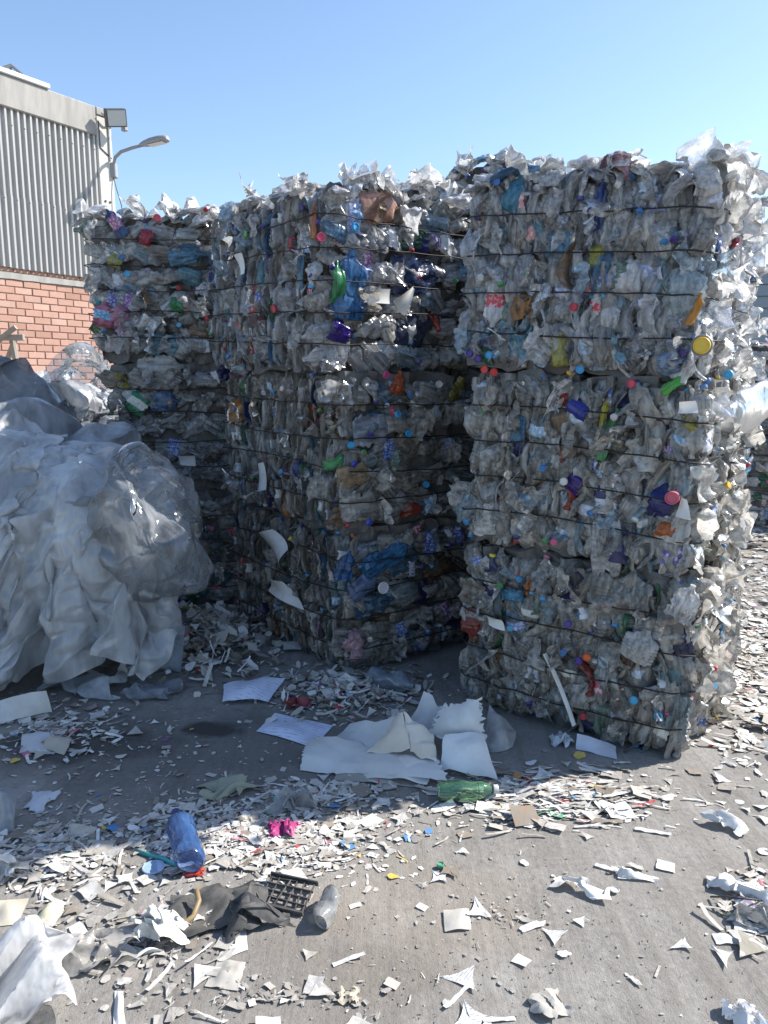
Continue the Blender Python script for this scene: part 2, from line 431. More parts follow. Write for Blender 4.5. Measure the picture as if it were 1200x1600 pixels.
# ------------------------------------------------------------------ bales of crushed bottles
def crushed_bottle(seed, L=.24, Rr=.036, flat=.25, na=24, nl=28, amp=.007, bend=.0, fold=None, label=False, neck=.0125):
    rng = np.random.default_rng(seed)
    if seed % 3 == 0: amp *= .5; flat = min(.75, flat * 1.5)
    s = np.linspace(0, 1, nl)
    sh0 = .66 + .08 * rng.random()
    r = np.full(nl, Rr)
    r = np.where(s < .05, Rr * (.72 + 5.6 * s), r)
    t = np.clip((s - sh0) / (.93 - sh0), 0, 1); r = np.where(s > sh0, Rr + (neck - Rr) * (t * t * (3 - 2 * t)), r)
    rib = 1 + .065 * np.sin(s * 2 * np.pi * rng.integers(5, 11)) * (s < sh0) * (s > .06)
    if rng.random() < .4: rib *= 1 - .18 * np.exp(-((s - .45) / .08) ** 2)
    r = r * rib
    th = np.linspace(0, 2 * np.pi, na, endpoint=False)
    X = np.outer(r, np.cos(th)); Y = np.outer(r, np.sin(th)); Z = np.outer(s * L, np.ones(na))
    w = np.clip((.95 - s) / .2, 0, 1)[:, None]              # the neck stays round
    fl = flat * (1 + .35 * np.sin(s * 7 + rng.random() * 6))[:, None]
    Y = Y * (1 - w + w * fl); X = X * (1 + w * .38 * (1 - flat))
    P = np.stack([X, Y, Z], -1).reshape(-1, 3)
    wv = np.repeat(np.clip((.97 - s) / .15, .12, 1), na)[:, None]
    pl = np.array([1, 1, .22])
    P = P + crumple(P * pl, rng, amp * .55, 15, 5, .004) * wv * np.array([.8, 1.0, .25]) + crumple(P * pl, rng, amp * .42, 40, 6) * wv * np.array([1, 1, .3])
    P = P + crumple(P, rng, amp * .30, 14, 4) * wv * np.array([.7, 1, .4])
    zc = P[:, 2] - L / 2
    P[:, 1] += bend * zc ** 2 * 8
    if fold is not None:
        z0, ang = fold; z0 = z0 * L
        d = np.clip(P[:, 2] - z0, 0, None); y0 = P[:, 1].copy()
        k = np.clip(d / .03, 0, 1) * ang
        P[:, 1] = np.where(d > 0, y0 * np.cos(k) + d * np.sin(k), y0)
        P[:, 2] = np.where(d > 0, z0 + d * np.cos(k) - y0 * np.sin(k), P[:, 2])
    F = [(j*na+i, j*na+(i+1) % na, (j+1)*na+(i+1) % na, (j+1)*na+i) for j in range(nl-1) for i in range(na)]
    mi = [0] * len(F)
    if label:
        a, b = .24 + .1 * rng.random(), .50 + .1 * rng.random()
        for q in range(len(F)):
            ss = s[q // na]
            if a < ss < b: mi[q] = 1
    V = P.tolist()
    F.append(tuple(range(na - 1, -1, -1))); mi.append(0)
    F.append(tuple((nl-1)*na + i for i in range(na))); mi.append(0)
    ring = P[(nl-1)*na:]; ring0 = P[(nl-3)*na:(nl-2)*na]
    c1 = ring.mean(0); ax = c1 - ring0.mean(0); ax /= np.linalg.norm(ax)
    off = P.mean(0); V = (P - off).tolist(); c1 = c1 - off
    me = mesh_of('crushed_bottle', V, F, True, (M_PET, M_LABEL), sharp=38)
    me.polygons.foreach_set('material_index', mi)
    ext = (np.ptp(P[:, 0]), np.ptp(P[:, 1]), np.ptp(P[:, 2]))
    return dict(me=me, cap=c1, ax=ax, ext=ext, neck=neck)

BOT = {'strip': [], 'mid': [], 'flat': [], 'big': []}
sd = 100
def rfold(p, a):
    return (R.uniform(.35, .6), R.uniform(.3, a)) if R.random() < p else None
for i in range(18):
    sd += 1; BOT['strip'].append(crushed_bottle(sd, R.uniform(.15, .22), R.uniform(.028, .036), R.uniform(.10, .22), bend=R.uniform(-.3, .9), fold=rfold(.2, .8), label=R.random() < .12))
for i in range(26):
    sd += 1; BOT['mid'].append(crushed_bottle(sd, R.uniform(.15, .225), R.uniform(.029, .041), R.uniform(.3, .6), amp=.010, bend=R.uniform(.2, .9), fold=rfold(.2, .8), label=R.random() < .16))
for i in range(14):
    sd += 1; BOT['flat'].append(crushed_bottle(sd, R.uniform(.20, .28), R.uniform(.040, .050), R.uniform(.2, .4), amp=.012, bend=R.uniform(.0, .35), fold=rfold(.2, .6), label=R.random() < .15))
for i in range(5):
    sd += 1; BOT['big'].append(crushed_bottle(sd, R.uniform(.28, .34), R.uniform(.065, .08), R.uniform(.3, .5), na=26, nl=30, amp=.016, neck=.02))

def cap_mesh():
    n = 22; V = []; F = []
    prof = [(.0, 0.0), (.0138, 0.0), (.0150, .0015), (.0150, .0115), (.0138, .0135), (.0, .0142)]
    for r, z in prof[1:5]:
        for k in range(n):
            rr = r * (1 + (.02 if k % 2 and r > .0145 else 0)); V.append((rr * math.cos(2*math.pi*k/n), rr * math.sin(2*math.pi*k/n), z))
    for j in range(3):
        for k in range(n): F.append((j*n+k, j*n+(k+1) % n, (j+1)*n+(k+1) % n, (j+1)*n+k))
    F.append(tuple(range(n-1, -1, -1))); F.append(tuple(3*n+k for k in range(n)))
    return mesh_of('bottle_cap', V, F, True, (M_CAP,), sharp=40)
CAP = cap_mesh()
CAPC = [((.03, .18, .46), 24), ((.05, .30, .55), 16), ((.035, .025, .20), 22), ((.60, .60, .60), 20), ((.42, .03, .05), 9), ((.06, .28, .10), 7), ((.70, .45, .03), 3), ((.6, .12, .30), 5), ((.7, .2, .05), 3)]
def wchoice(rng, items):
    t = sum(w for _, w in items); x = rng.random() * t
    for c, w in items:
        x -= w
        if x <= 0: return c
    return items[-1][0]
# colour, opacity of the plastic itself
PETC = [(((.70, .72, .74), .42), 32), (((.62, .62, .60), .50), 28), (((.78, .80, .82), .55), 18), (((.50, .49, .46), .55), 13), (((.46, .60, .70), .48), 7),
        (((.16, .34, .54), .55), 2.4), (((.34, .50, .42), .5), 1.8), (((.07, .27, .14), .65), .8), (((.06, .07, .24), .8), 1.5), (((.82, .82, .81), .85), 4.5),
        (((.48, .09, .07), .85), .35), (((.58, .27, .08), .85), .25), (((.52, .48, .12), .85), .35), (((.55, .32, .40), .85), .4), (((.30, .21, .14), .7), 1.2), (((.20, .44, .56), .65), 1.0)]
# crumpled film and wrapper scraps caught in the bales
WRAP = []
for i in range(8):
    P, F = crumpled_sheet(.17, .13, 18, 300 + i, .022, 2.0, 7)
    P = P - P.mean(0); WRAP.append(mesh_of('film_scrap', P, F, True, (M_PET,), sharp=35))

class Bale:
    def __init__(self, label, centre, z0, yaw, w, d, h, tint=(1, 1, 1), tiltx=0.0, tilty=0.0, wires=4, seed=0, op=0.0, group='bales stacked in the yard', core_amp=.02):
        self.w, self.d, self.h = w, d, h; self.tint = tint; self.op = op
        self.rng = random.Random(seed); self.nr = np.random.default_rng(seed)
        self.root = empty('plastic_bale', (centre[0], centre[1], z0), (tiltx, tilty, math.radians(yaw)))
        tag(self.root, label, 'bale', group)
        self.MW = Matrix.Translation((centre[0], centre[1], z0)) @ self.root.rotation_euler.to_matrix().to_4x4()
        self.faces = {'front': ((0, -d/2), (1, 0), (0, -1), w), 'right': ((w/2, 0), (0, 1), (1, 0), d), 'left': ((-w/2, 0), (0, -1), (-1, 0), d), 'back': ((0, d/2), (-1, 0), (0, 1), w)}
        self.nw = wires; self.pitch = h / (wires + .9)
        self.wz = [self.pitch * (.95 + i) for i in range(wires)]
        # core of pressed plastic
        n = 30; P, F = grid_vf(n, n); parts = []
        iw, idd, ih = w/2 - .062, d/2 - .062, h/2 + .003
        for ax in (('x', 1), ('x', -1), ('y', 1), ('y', -1), ('z', 1), ('z', -1)):
            s = ax[1]
            if ax[0] == 'x': Q = np.stack([np.full(len(P), s * iw), s * P[:, 0] * 2 * idd, P[:, 1] * 2 * ih], 1)
            elif ax[0] == 'y': Q = np.stack([-s * P[:, 0] * 2 * iw, np.full(len(P), s * idd), P[:, 1] * 2 * ih], 1)
            else: Q = np.stack([s * P[:, 0] * 2 * iw, P[:, 1] * 2 * idd, np.full(len(P), s * ih)], 1)
            parts.append(Q)
        V = np.concatenate(parts); FF = []
        for k in range(6): FF += [tuple(i + k * n * n for i in q) for q in F]
        rr = np.random.default_rng(1000 + seed)
        V = V + crumple(V * np.array([1, 1, .5]), rr, core_amp, 9, 8, .01) * np.array([1, 1, .5]); V[:, 2] += h / 2
        o = link('pressed_core', mesh_of('pressed_core', V, FF, True, sharp=45), self.root, M_CORE)
        # wires
        for zz in self.wz:
            pts = []; c = .07; W2, D2 = w/2 + .020, d/2 + .020
            corners = [(-W2, -D2), (W2, -D2), (W2, D2), (-W2, D2)]
            for q in range(4):
                a, b = np.array(corners[q]), np.array(corners[(q+1) % 4]); L = np.linalg.norm(b - a); t = (b - a) / L; nn = np.array([t[1], -t[0]])
                m = int(L / .07)
                sag = self.rng.uniform(-.012, .012)
                for i in range(m + 1):
                    x = c + (L - 2 * c) * i / m; ww = i / m
                    p = a + t * x + nn * (self.rng.uniform(-.007, .010))
                    pts.append((p[0], p[1], zz + sag * math.sin(math.pi * ww) * 2 + self.rng.uniform(-.004, .004)))
            V, F = tube_vf(pts, .0033, 5, True)
            link('baling_wire', mesh_of('baling_wire', V, F, True), self.root, M_WIRE)
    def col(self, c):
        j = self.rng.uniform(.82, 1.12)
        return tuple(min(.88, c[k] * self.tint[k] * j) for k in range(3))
    def put(self, B, M, color=None, cap=None, name='crushed_bottle'):
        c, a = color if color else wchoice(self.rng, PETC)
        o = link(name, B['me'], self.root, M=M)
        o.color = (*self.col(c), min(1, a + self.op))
        if cap is None: cap = self.rng.random() < .34
        if cap:
            z = Vector(B['ax']); q = z.to_track_quat('Z', 'Y').to_matrix().to_4x4()
            s = B['neck'] / .0125 * .95
            k = link('bottle_cap', CAP, o, M=Matrix.Translation(Vector(B['cap']) - z * .006) @ q @ Matrix.Diagonal((s, s, s, 1)))
            k.color = (*[min(.8, x * self.rng.uniform(.8, 1.1)) for x in wchoice(self.rng, CAPC)], 1)
        return o
    def orient(self, U, Vv, N, style):
        g = self.rng.gauss; nt = .07
        if style == 'strip':
            tl = g(0, .10); a = g(0, .32)
        elif style == 'mid':
            tl = g(0, .22); a = self.rng.choice((g(0, .45), g(0, .6), 1.57 + g(0, .55), 1.57 + g(0, .4)))
        elif style == 'flat':
            tl = g(1.57, .38); a = 1.57 + g(0, .26)
        else:
            tl = self.rng.uniform(0, 6.28); a = 1.57 + g(0, .3); nt = .2
        long = Vv * math.cos(tl) + U * math.sin(tl); long = (long + N * g(0, nt)).normalized()
        if self.rng.random() < .5: long = -long
        side = long.cross(N).normalized()
        y = (side * math.cos(a) + N * math.sin(a)); y = (y - long * y.dot(long)).normalized()
        if y.dot(N) > 0: y = -y                      # ends turned inwards, belly outwards
        x = y.cross(long).normalized()
        return x, y, long
    def fill(self, face, n, style, pool, capout=.1, depth=.03, v0=0.0, v1=1.0, u0=-.5, u1=.5, wrap=.1, pale=0.0, swell=.0):
        (ox, oy), u, nn, W = self.faces[face]
        O = Vector((ox, oy, 0)); U = Vector((*u, 0)); N = Vector((*nn, 0)); Z = Vector((0, 0, 1))
        rows = [self.pitch * .66] + [(self.wz[i] + self.wz[i+1]) / 2 for i in range(self.nw - 1)] + [(self.wz[-1] + self.h) / 2 - .03]
        per = n / len(rows)
        for ri, rz in enumerate(rows):
            if not (v0 <= rz / self.h <= v1): continue
            m = int(round(per)); ph = self.rng.random()
            for i in range(m):
                x = ((i + ph + self.rng.uniform(-.45, .45)) / m) % 1.0
                x = (u0 + (u1 - u0) * x) * (W - .05)
                zz = rz + self.rng.gauss(0, .026 if 0 < ri < len(rows) - 1 else .014)
                bulge = .022 * (1 - (2 * x / W) ** 4) + swell * self.rng.random()
                if self.rng.random() < wrap:
                    q = self.rng.choice(WRAP); X, Y, L = self.orient(U, Z, N, 'mid')
                    o = link('film_scrap', q, self.root, M=frame(X, L, -Y if self.rng.random() < .5 else Y, O + U * x + Z * zz + N * (-.02 + bulge)))
                    c, a = wchoice(self.rng, PETC)
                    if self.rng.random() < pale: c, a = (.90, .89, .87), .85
                    o.color = (*self.col(c), min(1, a + .2)); continue
                if self.rng.random() < capout:
                    B = self.rng.choice(BOT['mid'] + BOT['strip'])
                    L = (N + U * self.rng.gauss(0, .45) + Z * self.rng.gauss(0, .4)).normalized()
                    X = L.cross(Z).normalized(); Y = L.cross(X)
                    o = self.put(B, frame(X, Y, L, O + U * x + Z * zz + N * (.016 + bulge - self.rng.random() * .02) - L * float(B['cap'][2])), cap=True)
                    continue
                B = self.rng.choice(BOT[self.rng.choice(pool)])
                X, Y, L = self.orient(U, Z, N, style)
                e = B['ext']; hh = .42 * (abs(X.dot(N)) * e[0] + abs(Y.dot(N)) * e[1] + abs(L.dot(N)) * e[2])
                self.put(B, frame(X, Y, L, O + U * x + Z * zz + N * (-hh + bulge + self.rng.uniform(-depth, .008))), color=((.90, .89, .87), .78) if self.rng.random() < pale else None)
    def top(self, n, pool=('mid', 'strip', 'flat'), edge=.5):
        for i in range(n):
            if self.rng.random() < edge:      # along the rim that is seen
                x = self.rng.uniform(-.5, .5) * self.w; y = -self.d/2 + abs(self.rng.gauss(0, .10))
                if self.rng.random() < .5:
                    y = self.rng.uniform(-.5, .5) * self.d; x = self.rng.choice((-1, 1)) * (self.w/2 - abs(self.rng.gauss(0, .08)))
            else: x = self.rng.uniform(-.5, .5) * self.w; y = self.rng.uniform(-.5, .5) * self.d
            B = self.rng.choice(BOT[self.rng.choice(pool)])
            X, Y, L = self.orient(Vector((1, 0, 0)), Vector((0, 1, 0)), Vector((0, 0, 1)), 'any')
            a = self.rng.uniform(0, 6.28); Rm = Matrix.Rotation(a, 3, 'Z')
            X, Y, L = Rm @ X, Rm @ Y, Rm @ L
            self.put(B, frame(X, Y, L, (x, y, self.h + self.rng.uniform(-.03, .03))), color=((.86, .86, .85), .6) if self.rng.random() < .45 else None)  # backlit glow of the top rim put into paler bottle colours
            if self.rng.random() < .14:
                q = self.rng.choice(WRAP); t = self.rng.uniform(.2, 1.1); a = self.rng.uniform(0, 6.28)
                o = link('film_scrap', q, self.root, M=Matrix.Translation((x, y, self.h + .045)) @ Matrix.Rotation(a, 4, 'Z') @ Matrix.Rotation(t, 4, 'X'))
                o.color = (*self.col((.8, .8, .8)), .75)
    def hit(self, face, u, v, out=.0):      # local point of a face seen at a photo pixel
        (ox, oy), uu, nn, W = self.faces[face]
        Mi = self.MW.inverted(); o = Mi @ Vector((0, 0, HCAM)); d = (Mi.to_3x3() @ Vector(pray(u, v)))
        N = Vector((*nn, 0)); O = Vector((ox, oy, 0)) + N * out
        t = (O - o).dot(N) / d.dot(N); return o + d * t, Vector((*uu, 0)), N

GRP = 'bales stacked in the yard'
RC = (1.045, 3.585); RY = -33.6
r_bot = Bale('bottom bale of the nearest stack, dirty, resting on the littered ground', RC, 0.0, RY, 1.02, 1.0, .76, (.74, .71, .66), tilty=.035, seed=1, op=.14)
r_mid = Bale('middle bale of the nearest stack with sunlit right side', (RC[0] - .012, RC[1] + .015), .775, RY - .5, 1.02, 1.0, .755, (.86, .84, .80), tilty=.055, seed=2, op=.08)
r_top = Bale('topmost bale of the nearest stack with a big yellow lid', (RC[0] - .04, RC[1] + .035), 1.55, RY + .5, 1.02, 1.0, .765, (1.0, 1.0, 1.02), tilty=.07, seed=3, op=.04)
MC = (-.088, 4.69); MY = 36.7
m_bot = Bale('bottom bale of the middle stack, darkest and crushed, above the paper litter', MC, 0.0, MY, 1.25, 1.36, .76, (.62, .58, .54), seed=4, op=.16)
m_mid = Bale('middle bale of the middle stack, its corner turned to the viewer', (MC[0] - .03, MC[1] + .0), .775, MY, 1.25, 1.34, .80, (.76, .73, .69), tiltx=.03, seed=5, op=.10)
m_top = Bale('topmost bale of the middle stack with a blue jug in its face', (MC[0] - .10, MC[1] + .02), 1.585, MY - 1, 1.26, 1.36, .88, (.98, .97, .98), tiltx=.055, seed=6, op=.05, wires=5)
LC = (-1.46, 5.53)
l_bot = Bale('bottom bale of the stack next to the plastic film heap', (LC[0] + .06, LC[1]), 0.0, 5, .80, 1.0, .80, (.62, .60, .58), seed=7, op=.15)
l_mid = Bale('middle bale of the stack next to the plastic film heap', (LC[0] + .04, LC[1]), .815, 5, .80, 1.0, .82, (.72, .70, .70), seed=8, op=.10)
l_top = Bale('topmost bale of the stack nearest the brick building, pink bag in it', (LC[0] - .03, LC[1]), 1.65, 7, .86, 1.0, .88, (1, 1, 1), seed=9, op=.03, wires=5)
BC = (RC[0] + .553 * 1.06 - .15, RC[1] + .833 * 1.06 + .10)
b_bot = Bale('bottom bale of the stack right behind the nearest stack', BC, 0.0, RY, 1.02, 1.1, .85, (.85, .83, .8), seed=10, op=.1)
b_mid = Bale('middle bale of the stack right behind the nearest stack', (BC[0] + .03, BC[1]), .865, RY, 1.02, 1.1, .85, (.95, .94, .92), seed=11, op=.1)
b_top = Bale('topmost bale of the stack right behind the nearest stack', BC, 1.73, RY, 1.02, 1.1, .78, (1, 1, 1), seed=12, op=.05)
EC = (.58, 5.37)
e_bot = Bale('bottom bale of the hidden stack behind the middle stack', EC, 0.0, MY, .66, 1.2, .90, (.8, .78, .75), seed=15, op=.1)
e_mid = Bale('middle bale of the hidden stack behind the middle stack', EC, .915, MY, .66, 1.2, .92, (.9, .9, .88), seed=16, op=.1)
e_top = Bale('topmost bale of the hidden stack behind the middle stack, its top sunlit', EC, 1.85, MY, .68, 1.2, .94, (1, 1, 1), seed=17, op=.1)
f_a = Bale('lower bale of the far stack at the right edge', (4.35, 8.5), 0.0, -20, 1.1, 1.1, .95, (.9, .88, .85), seed=13, op=.2)
f_b = Bale('upper bale of the far stack at the right edge', (4.4, 8.5), .97, -24, 1.1, 1.1, .92, (1, 1, 1), seed=14, op=.2)

for b, nf, ns in ((r_bot, 265, 74), (r_mid, 270, 78), (r_top, 270, 78)):
    b.fill('front', nf, 'mid', ('mid', 'mid', 'strip'), capout=.05)
    b.fill('right', ns, 'mid', ('mid', 'flat', 'flat'), capout=.04, wrap=.25, pale=.65, swell=.028)  # white film, plus bottles paled to paint the sun's brightness on this side
r_top.top(64)
for b, ns, nf in ((m_bot, 195, 92), (m_mid, 215, 98), (m_top, 220, 104)):
    b.fill('left', ns, 'strip', ('strip',), capout=.03, wrap=.05)
    b.fill('front', nf, 'flat', ('flat', 'flat', 'mid'), capout=.10, wrap=.12)
m_top.top(60)
for b, nf, ns in ((l_bot, 60, 0), (l_mid, 76, 10), (l_top, 95, 16)):
    b.fill('front', nf, 'flat', ('flat', 'mid'), capout=.06, wrap=.18)
    if ns: b.fill('left', ns, 'flat', ('flat', 'mid'))
l_top.top(44)
for b in (b_bot, b_mid, b_top):
    b.fill('right', 70, 'mid', ('mid', 'flat'), capout=.05, wrap=.25, pale=.6, swell=.04)  # sunlit brightness put into the pale pieces here too
    b.fill('left', 20, 'mid', ('mid', 'flat'), capout=.05)
b_top.top(24)
e_top.fill('front', 50, 'flat', ('flat', 'mid'), pale=.3); e_top.fill('left', 60, 'flat', ('flat', 'mid'), pale=.3); e_top.top(46)
for b in (f_a, f_b):
    b.fill('front', 60, 'flat', ('flat', 'big', 'mid'), pale=.4); b.fill('left', 50, 'flat', ('flat', 'big'))
f_b.top(20)

# ------------------------------------------------------------------ warehouse at the left
def build_warehouse():
    wd = Vector((.539, .842, 0)).normalized(); wnv = Vector((wd.y, -wd.x, 0))     # along the wall, out of the wall
    P0 = Vector((-4.4, 10.0, 0)); T1 = 1.27
    rot = math.atan2(wd.y, wd.x)
    root = empty('warehouse', P0, (0, 0, rot))                                  # local x along the wall, local -y outwards
    tag(root, 'warehouse with brick base and grey corrugated cladding at the left', 'building')
    ZB = 2.93; ZC = 4.74; ZT = 5.1; T0 = -7.0
    mortar = solid('mortar', color=(.52, .42, .35), rough=.9, var=.4, nscale=5, dirt=(.3, .26, .22))
    brickm = solid('brick', rough=.88, spec=.15, var=.35, nscale=9, bscale=70, bstr=.4, dirt=(.28, .15, .11))
    conc = solid('weathered_concrete', color=(.40, .385, .355), rough=.9, var=.75, nscale=4, bscale=40, bstr=.3, dirt=(.20, .19, .175), vstreak=True)
    clad = solid('galvanised_sheet', color=(.43, .43, .42), rough=.5, spec=.4, var=.4, nscale=2.5, bscale=30, bstr=.08, dirt=(.27, .25, .23), vstreak=True)
    link('wall', box_mesh('wall', (T0, T1 - .02, .012, 5.0, 0, ZB), mat=mortar), root)
    link('inner_wall', box_mesh('inner_wall', (T0, T1 - .24, .09, 5.0, ZB + .002, ZC + .1), mat=conc), root)
    bh, bl, mo = .074, .222, .012
    bms = []
    for k in range(4):
        me = box_mesh('brick', (0, bl, -.002 - .002 * k, .05, 0, bh), .004, mat=brickm); bms.append(me)
    half = box_mesh('brick', (0, (bl - mo) / 2, -.004, .05, 0, bh), .004, mat=brickm)
    rr = random.Random(4)
    rows = 17; top = ZB - .10
    pal = [(.47, .285, .22), (.50, .31, .245), (.45, .27, .21), (.49, .30, .235), (.43, .25, .19), (.52, .34, .27)]
    z = ZB - bh - .001; r = 0
    while r < rows:
        if r == 1: z -= .085                                                    # the concrete band sits here
        x = T1 - .02 - (.0 if r % 2 else (bl + mo) / 2)
        if r % 2 == 0:
            b = link('brick', half, root, M=Matrix.Translation((x + .006, 0, z))); b.color = (*rr.choice(pal), 1)
        for k in range(14):
            x -= bl + mo
            if x < T0: break
            b = link('brick', rr.choice(bms), root, M=Matrix.Translation((x + mo / 2, rr.uniform(-.002, .002), z))); b.color = (*[c * q for q in (rr.uniform(.92, 1.08),) for c in rr.choice(pal)], 1)
        z -= bh + mo; r += 1
    # weathered band under the first course
    n = 60; V = []; F = []
    zb = ZB - bh - .012
    for i in range(n):
        x = T0 + (T1 - .02 - T0) * i / (n - 1); j = rr.uniform(-.008, .006)
        V += [(x, -.02 + rr.uniform(-.004, .004), zb - .075 + j), (x, -.026, zb - .002 + j * .3), (x, .03, zb - .002 + j * .3), (x, .03, zb - .075 + j)]
    for i in range(n - 1):
        a = i * 4; b = a + 4
        for q in range(4): F.append((a + q, b + q, b + (q + 1) % 4, a + (q + 1) % 4))
    link('mortar_band', mesh_of('mortar_band', V, F), root, conc)
    # corrugated sheets, two tiers
    pitch = .0825; dep = .046
    prof = [(0, 0), (.36, 0), (.46, 1), (.76, 1), (.86, 0)]
    def sheet(x0, ncor, z0, z1, yo):
        V = []; F = []; xs = []
        for c in range(ncor):
            for a, h in prof: xs.append((x0 + (c + a) * pitch, yo - h * dep))
        xs.append((x0 + ncor * pitch, yo))
        zz = [z0, (z0 + z1) / 2, z1]
        for x, y in xs:
            for q in zz: V.append((x, y + rr.uniform(-.0015, .0015), q))
        for i in range(len(xs) - 1):
            for q in range(2): F.append((i*3+q, (i+1)*3+q, (i+1)*3+q+1, i*3+q+1))
        return mesh_of('cladding_sheet', V, F)
    ncor = 8; x = T1 - .25
    while x > T0 + .7:
        x -= ncor * pitch
        link('cladding_sheet', sheet(x, ncor, ZB - .03 + rr.uniform(-.008, .008), 3.74, -.012), root, clad)
        link('cladding_sheet', sheet(x + .004, ncor, 3.66 + rr.uniform(-.006, .006), ZC + .03, -.0005), root, clad)
    # bolts along the lap and near the top
    bolt = mesh_of('bolt', *tube_vf([(0, 0, 0), (0, -.012, 0)], .008, 8), mats=(solid('rusty_bolt', color=(.16, .10, .07), rough=.7),))
    for zz in (3.70, 4.55):
        for i in range(16): link('bolt', bolt, root, M=Matrix.Translation((T1 - .25 - (i * 2 + .61) * pitch, -.012 - dep, zz + rr.uniform(-.01, .01))))
    link('concrete_beam', box_mesh('concrete_beam', (T0, T1 - .245, -.07, .3, ZC, ZT), .012, mat=conc), root)
    link('column', box_mesh('column', (T1 - .24, T1 + .0, -.06, .35, ZB + .003, ZT - .1), .012, mat=solid('pale_concrete', color=(.58, .56, .51), rough=.9, var=.35, nscale=4, dirt=(.42, .40, .36))), root)
    # the beam's end over the column
    link('beam_end', box_mesh('beam_end', (T1 - .243, T1 + .01, -.075, .3, ZT - .098, ZT + .0), .01, mat=conc), root)
    fl = solid('white_metal', color=(.75, .76, .77), rough=.4, var=.15)
    link('roof_flashing', box_mesh('roof_flashing', (T0, .35, -.10, .5, ZT + .003, ZT + .06), .008, mat=fl), root)
    dk = link('roof_clutter', mesh_of('roof_clutter', *join_vf([tube_vf([(-.25, -.02, ZT + .06), (-.12, -.03, ZT + .14), (.02, -.02, ZT + .09), (.08, .0, ZT + .06)], .018, 6), tube_vf([(-.12, -.03, ZT + .14), (-.05, .1, ZT + .06)], .015, 6)])), root, solid('dark_metal', color=(.12, .12, .13), rough=.5))
    link('roof', box_mesh('roof', (T0, T1 - .3, .35, 5.0, ZC + .102, ZT - .05), mat=conc), root)
    # black discs on the column, painting the shade inside its holes
    for dx in (.075, .15):
        link('hole_shade_disc', mesh_of('hole_shade_disc', *tube_vf([(T1 - .24 + dx, -.062, 3.93), (T1 - .24 + dx, -.068, 3.93)], .016, 10)), root, M_BLACK)
    W = lambda x, y, z: P0 + wd * x - wnv * y + Vector((0, 0, z))
    grey = solid('grey_metal', color=(.30, .31, .33), rough=.45, spec=.5, var=.25)
    # floodlight on the beam's end
    fr = empty('floodlight', W(T1 - .03, -.12, ZT - .13), (0, 0, rot)); tag(fr, 'rectangular floodlight fixed at the top corner of the warehouse', 'lamp')
    Mh = Matrix.Rotation(math.radians(-12), 4, 'Y') @ Matrix.Rotation(math.radians(-20), 4, 'Z') @ Matrix.Rotation(math.radians(18), 4, 'X')
    link('housing', box_mesh('housing', (-.13, .15, -.14, -.06, -.06, .16), .012, 2, mat=solid('dark_grey_metal', color=(.09, .095, .10), rough=.5)), fr, M=Mh)
    link('glass', box_mesh('glass', (-.11, .13, -.146, -.1405, -.042, .142), mat=solid('lamp_glass', color=(.42, .45, .45), rough=.2, spec=.5, var=.15)), fr, M=Mh)
    link('bracket', mesh_of('bracket', *tube_vf([(-.17, .0, .05), (-.02, -.02, .0), (.06, .02, -.02), (.10, .06, -.02)], .012, 6)), fr, grey)
    link('sensor', box_mesh('sensor', (.15, .21, -.06, .02, -.09, -.01), .008, mat=grey), fr)
    # street lamp on an arm
    lr = empty('street_lamp', W(T1 + .0, -.06, 4.42), (0, 0, 0)); tag(lr, 'grey street lamp on a curved arm at the warehouse corner', 'street lamp')
    arm = [(0, 0, -.12), (.01, -.03, .0), (.05, -.06, .09), (.14, -.09, .15), (.30, -.12, .19), (.46, -.15, .22)]
    link('arm', mesh_of('arm', *tube_vf(arm, .022, 10), smooth=True), lr, grey)
    link('wall_bracket', box_mesh('wall_bracket', (-.05, .04, -.05, .05, -.16, .03), .01, mat=grey), lr)
    V = []; F = []
    prof = [(0, .028, .028), (.06, .05, .045), (.16, .075, .06), (.30, .085, .062), (.39, .075, .05), (.42, .05, .035)]
    for s, hw, hh in prof:
        for k in range(12):
            q = 2 * math.pi * k / 12; V.append((s, hw * math.cos(q), hh * max(math.sin(q), -.45)))
    for i in range(len(prof) - 1):
        for k in range(12): F.append((i*12+k, i*12+(k+1) % 12, (i+1)*12+(k+1) % 12, (i+1)*12+k))
    F.append(tuple(range(11, -1, -1))); F.append(tuple(60 + k for k in range(12)))
    hd = link('lamp_head', mesh_of('lamp_head', V, F, True, sharp=40), lr, grey, Matrix.Translation((.42, -.145, .215)) @ Matrix.Rotation(math.radians(-16), 4, 'Z') @ Matrix.Rotation(math.radians(-7), 4, 'Y'))
    link('lens', box_mesh('lens', (.14, .36, -.055, .055, -.040, -.030), .004, mat=solid('lamp_lens', color=(.7, .72, .7), rough=.25, var=.1)), hd)
    link('cable', mesh_of('cable', *tube_vf([(0, -.02, -.16), (.03, -.03, -.3), (.08, -.02, -.5), (.10, -.02, -.62)], .006, 5)), lr, M_BLACK)
    cb = link('cable_run', mesh_of('cable_run', *tube_vf([W(T1 - .21, -.067, 4.93), W(T1 - .205, -.067, 4.60), W(T1 - .03, -.067, 4.50)], .007, 5)), None, M_BLACK)
    tag(cb, 'thin dark cable running down the pale warehouse column', 'cable')
    cb2 = link('conduit', mesh_of('conduit', *tube_vf([W(T1 - .06, -.068, 4.93), W(T1 - .06, -.068, 4.46)], .012, 6)), None, grey)
    tag(cb2, 'short grey conduit between floodlight and street lamp', 'conduit')
build_warehouse()

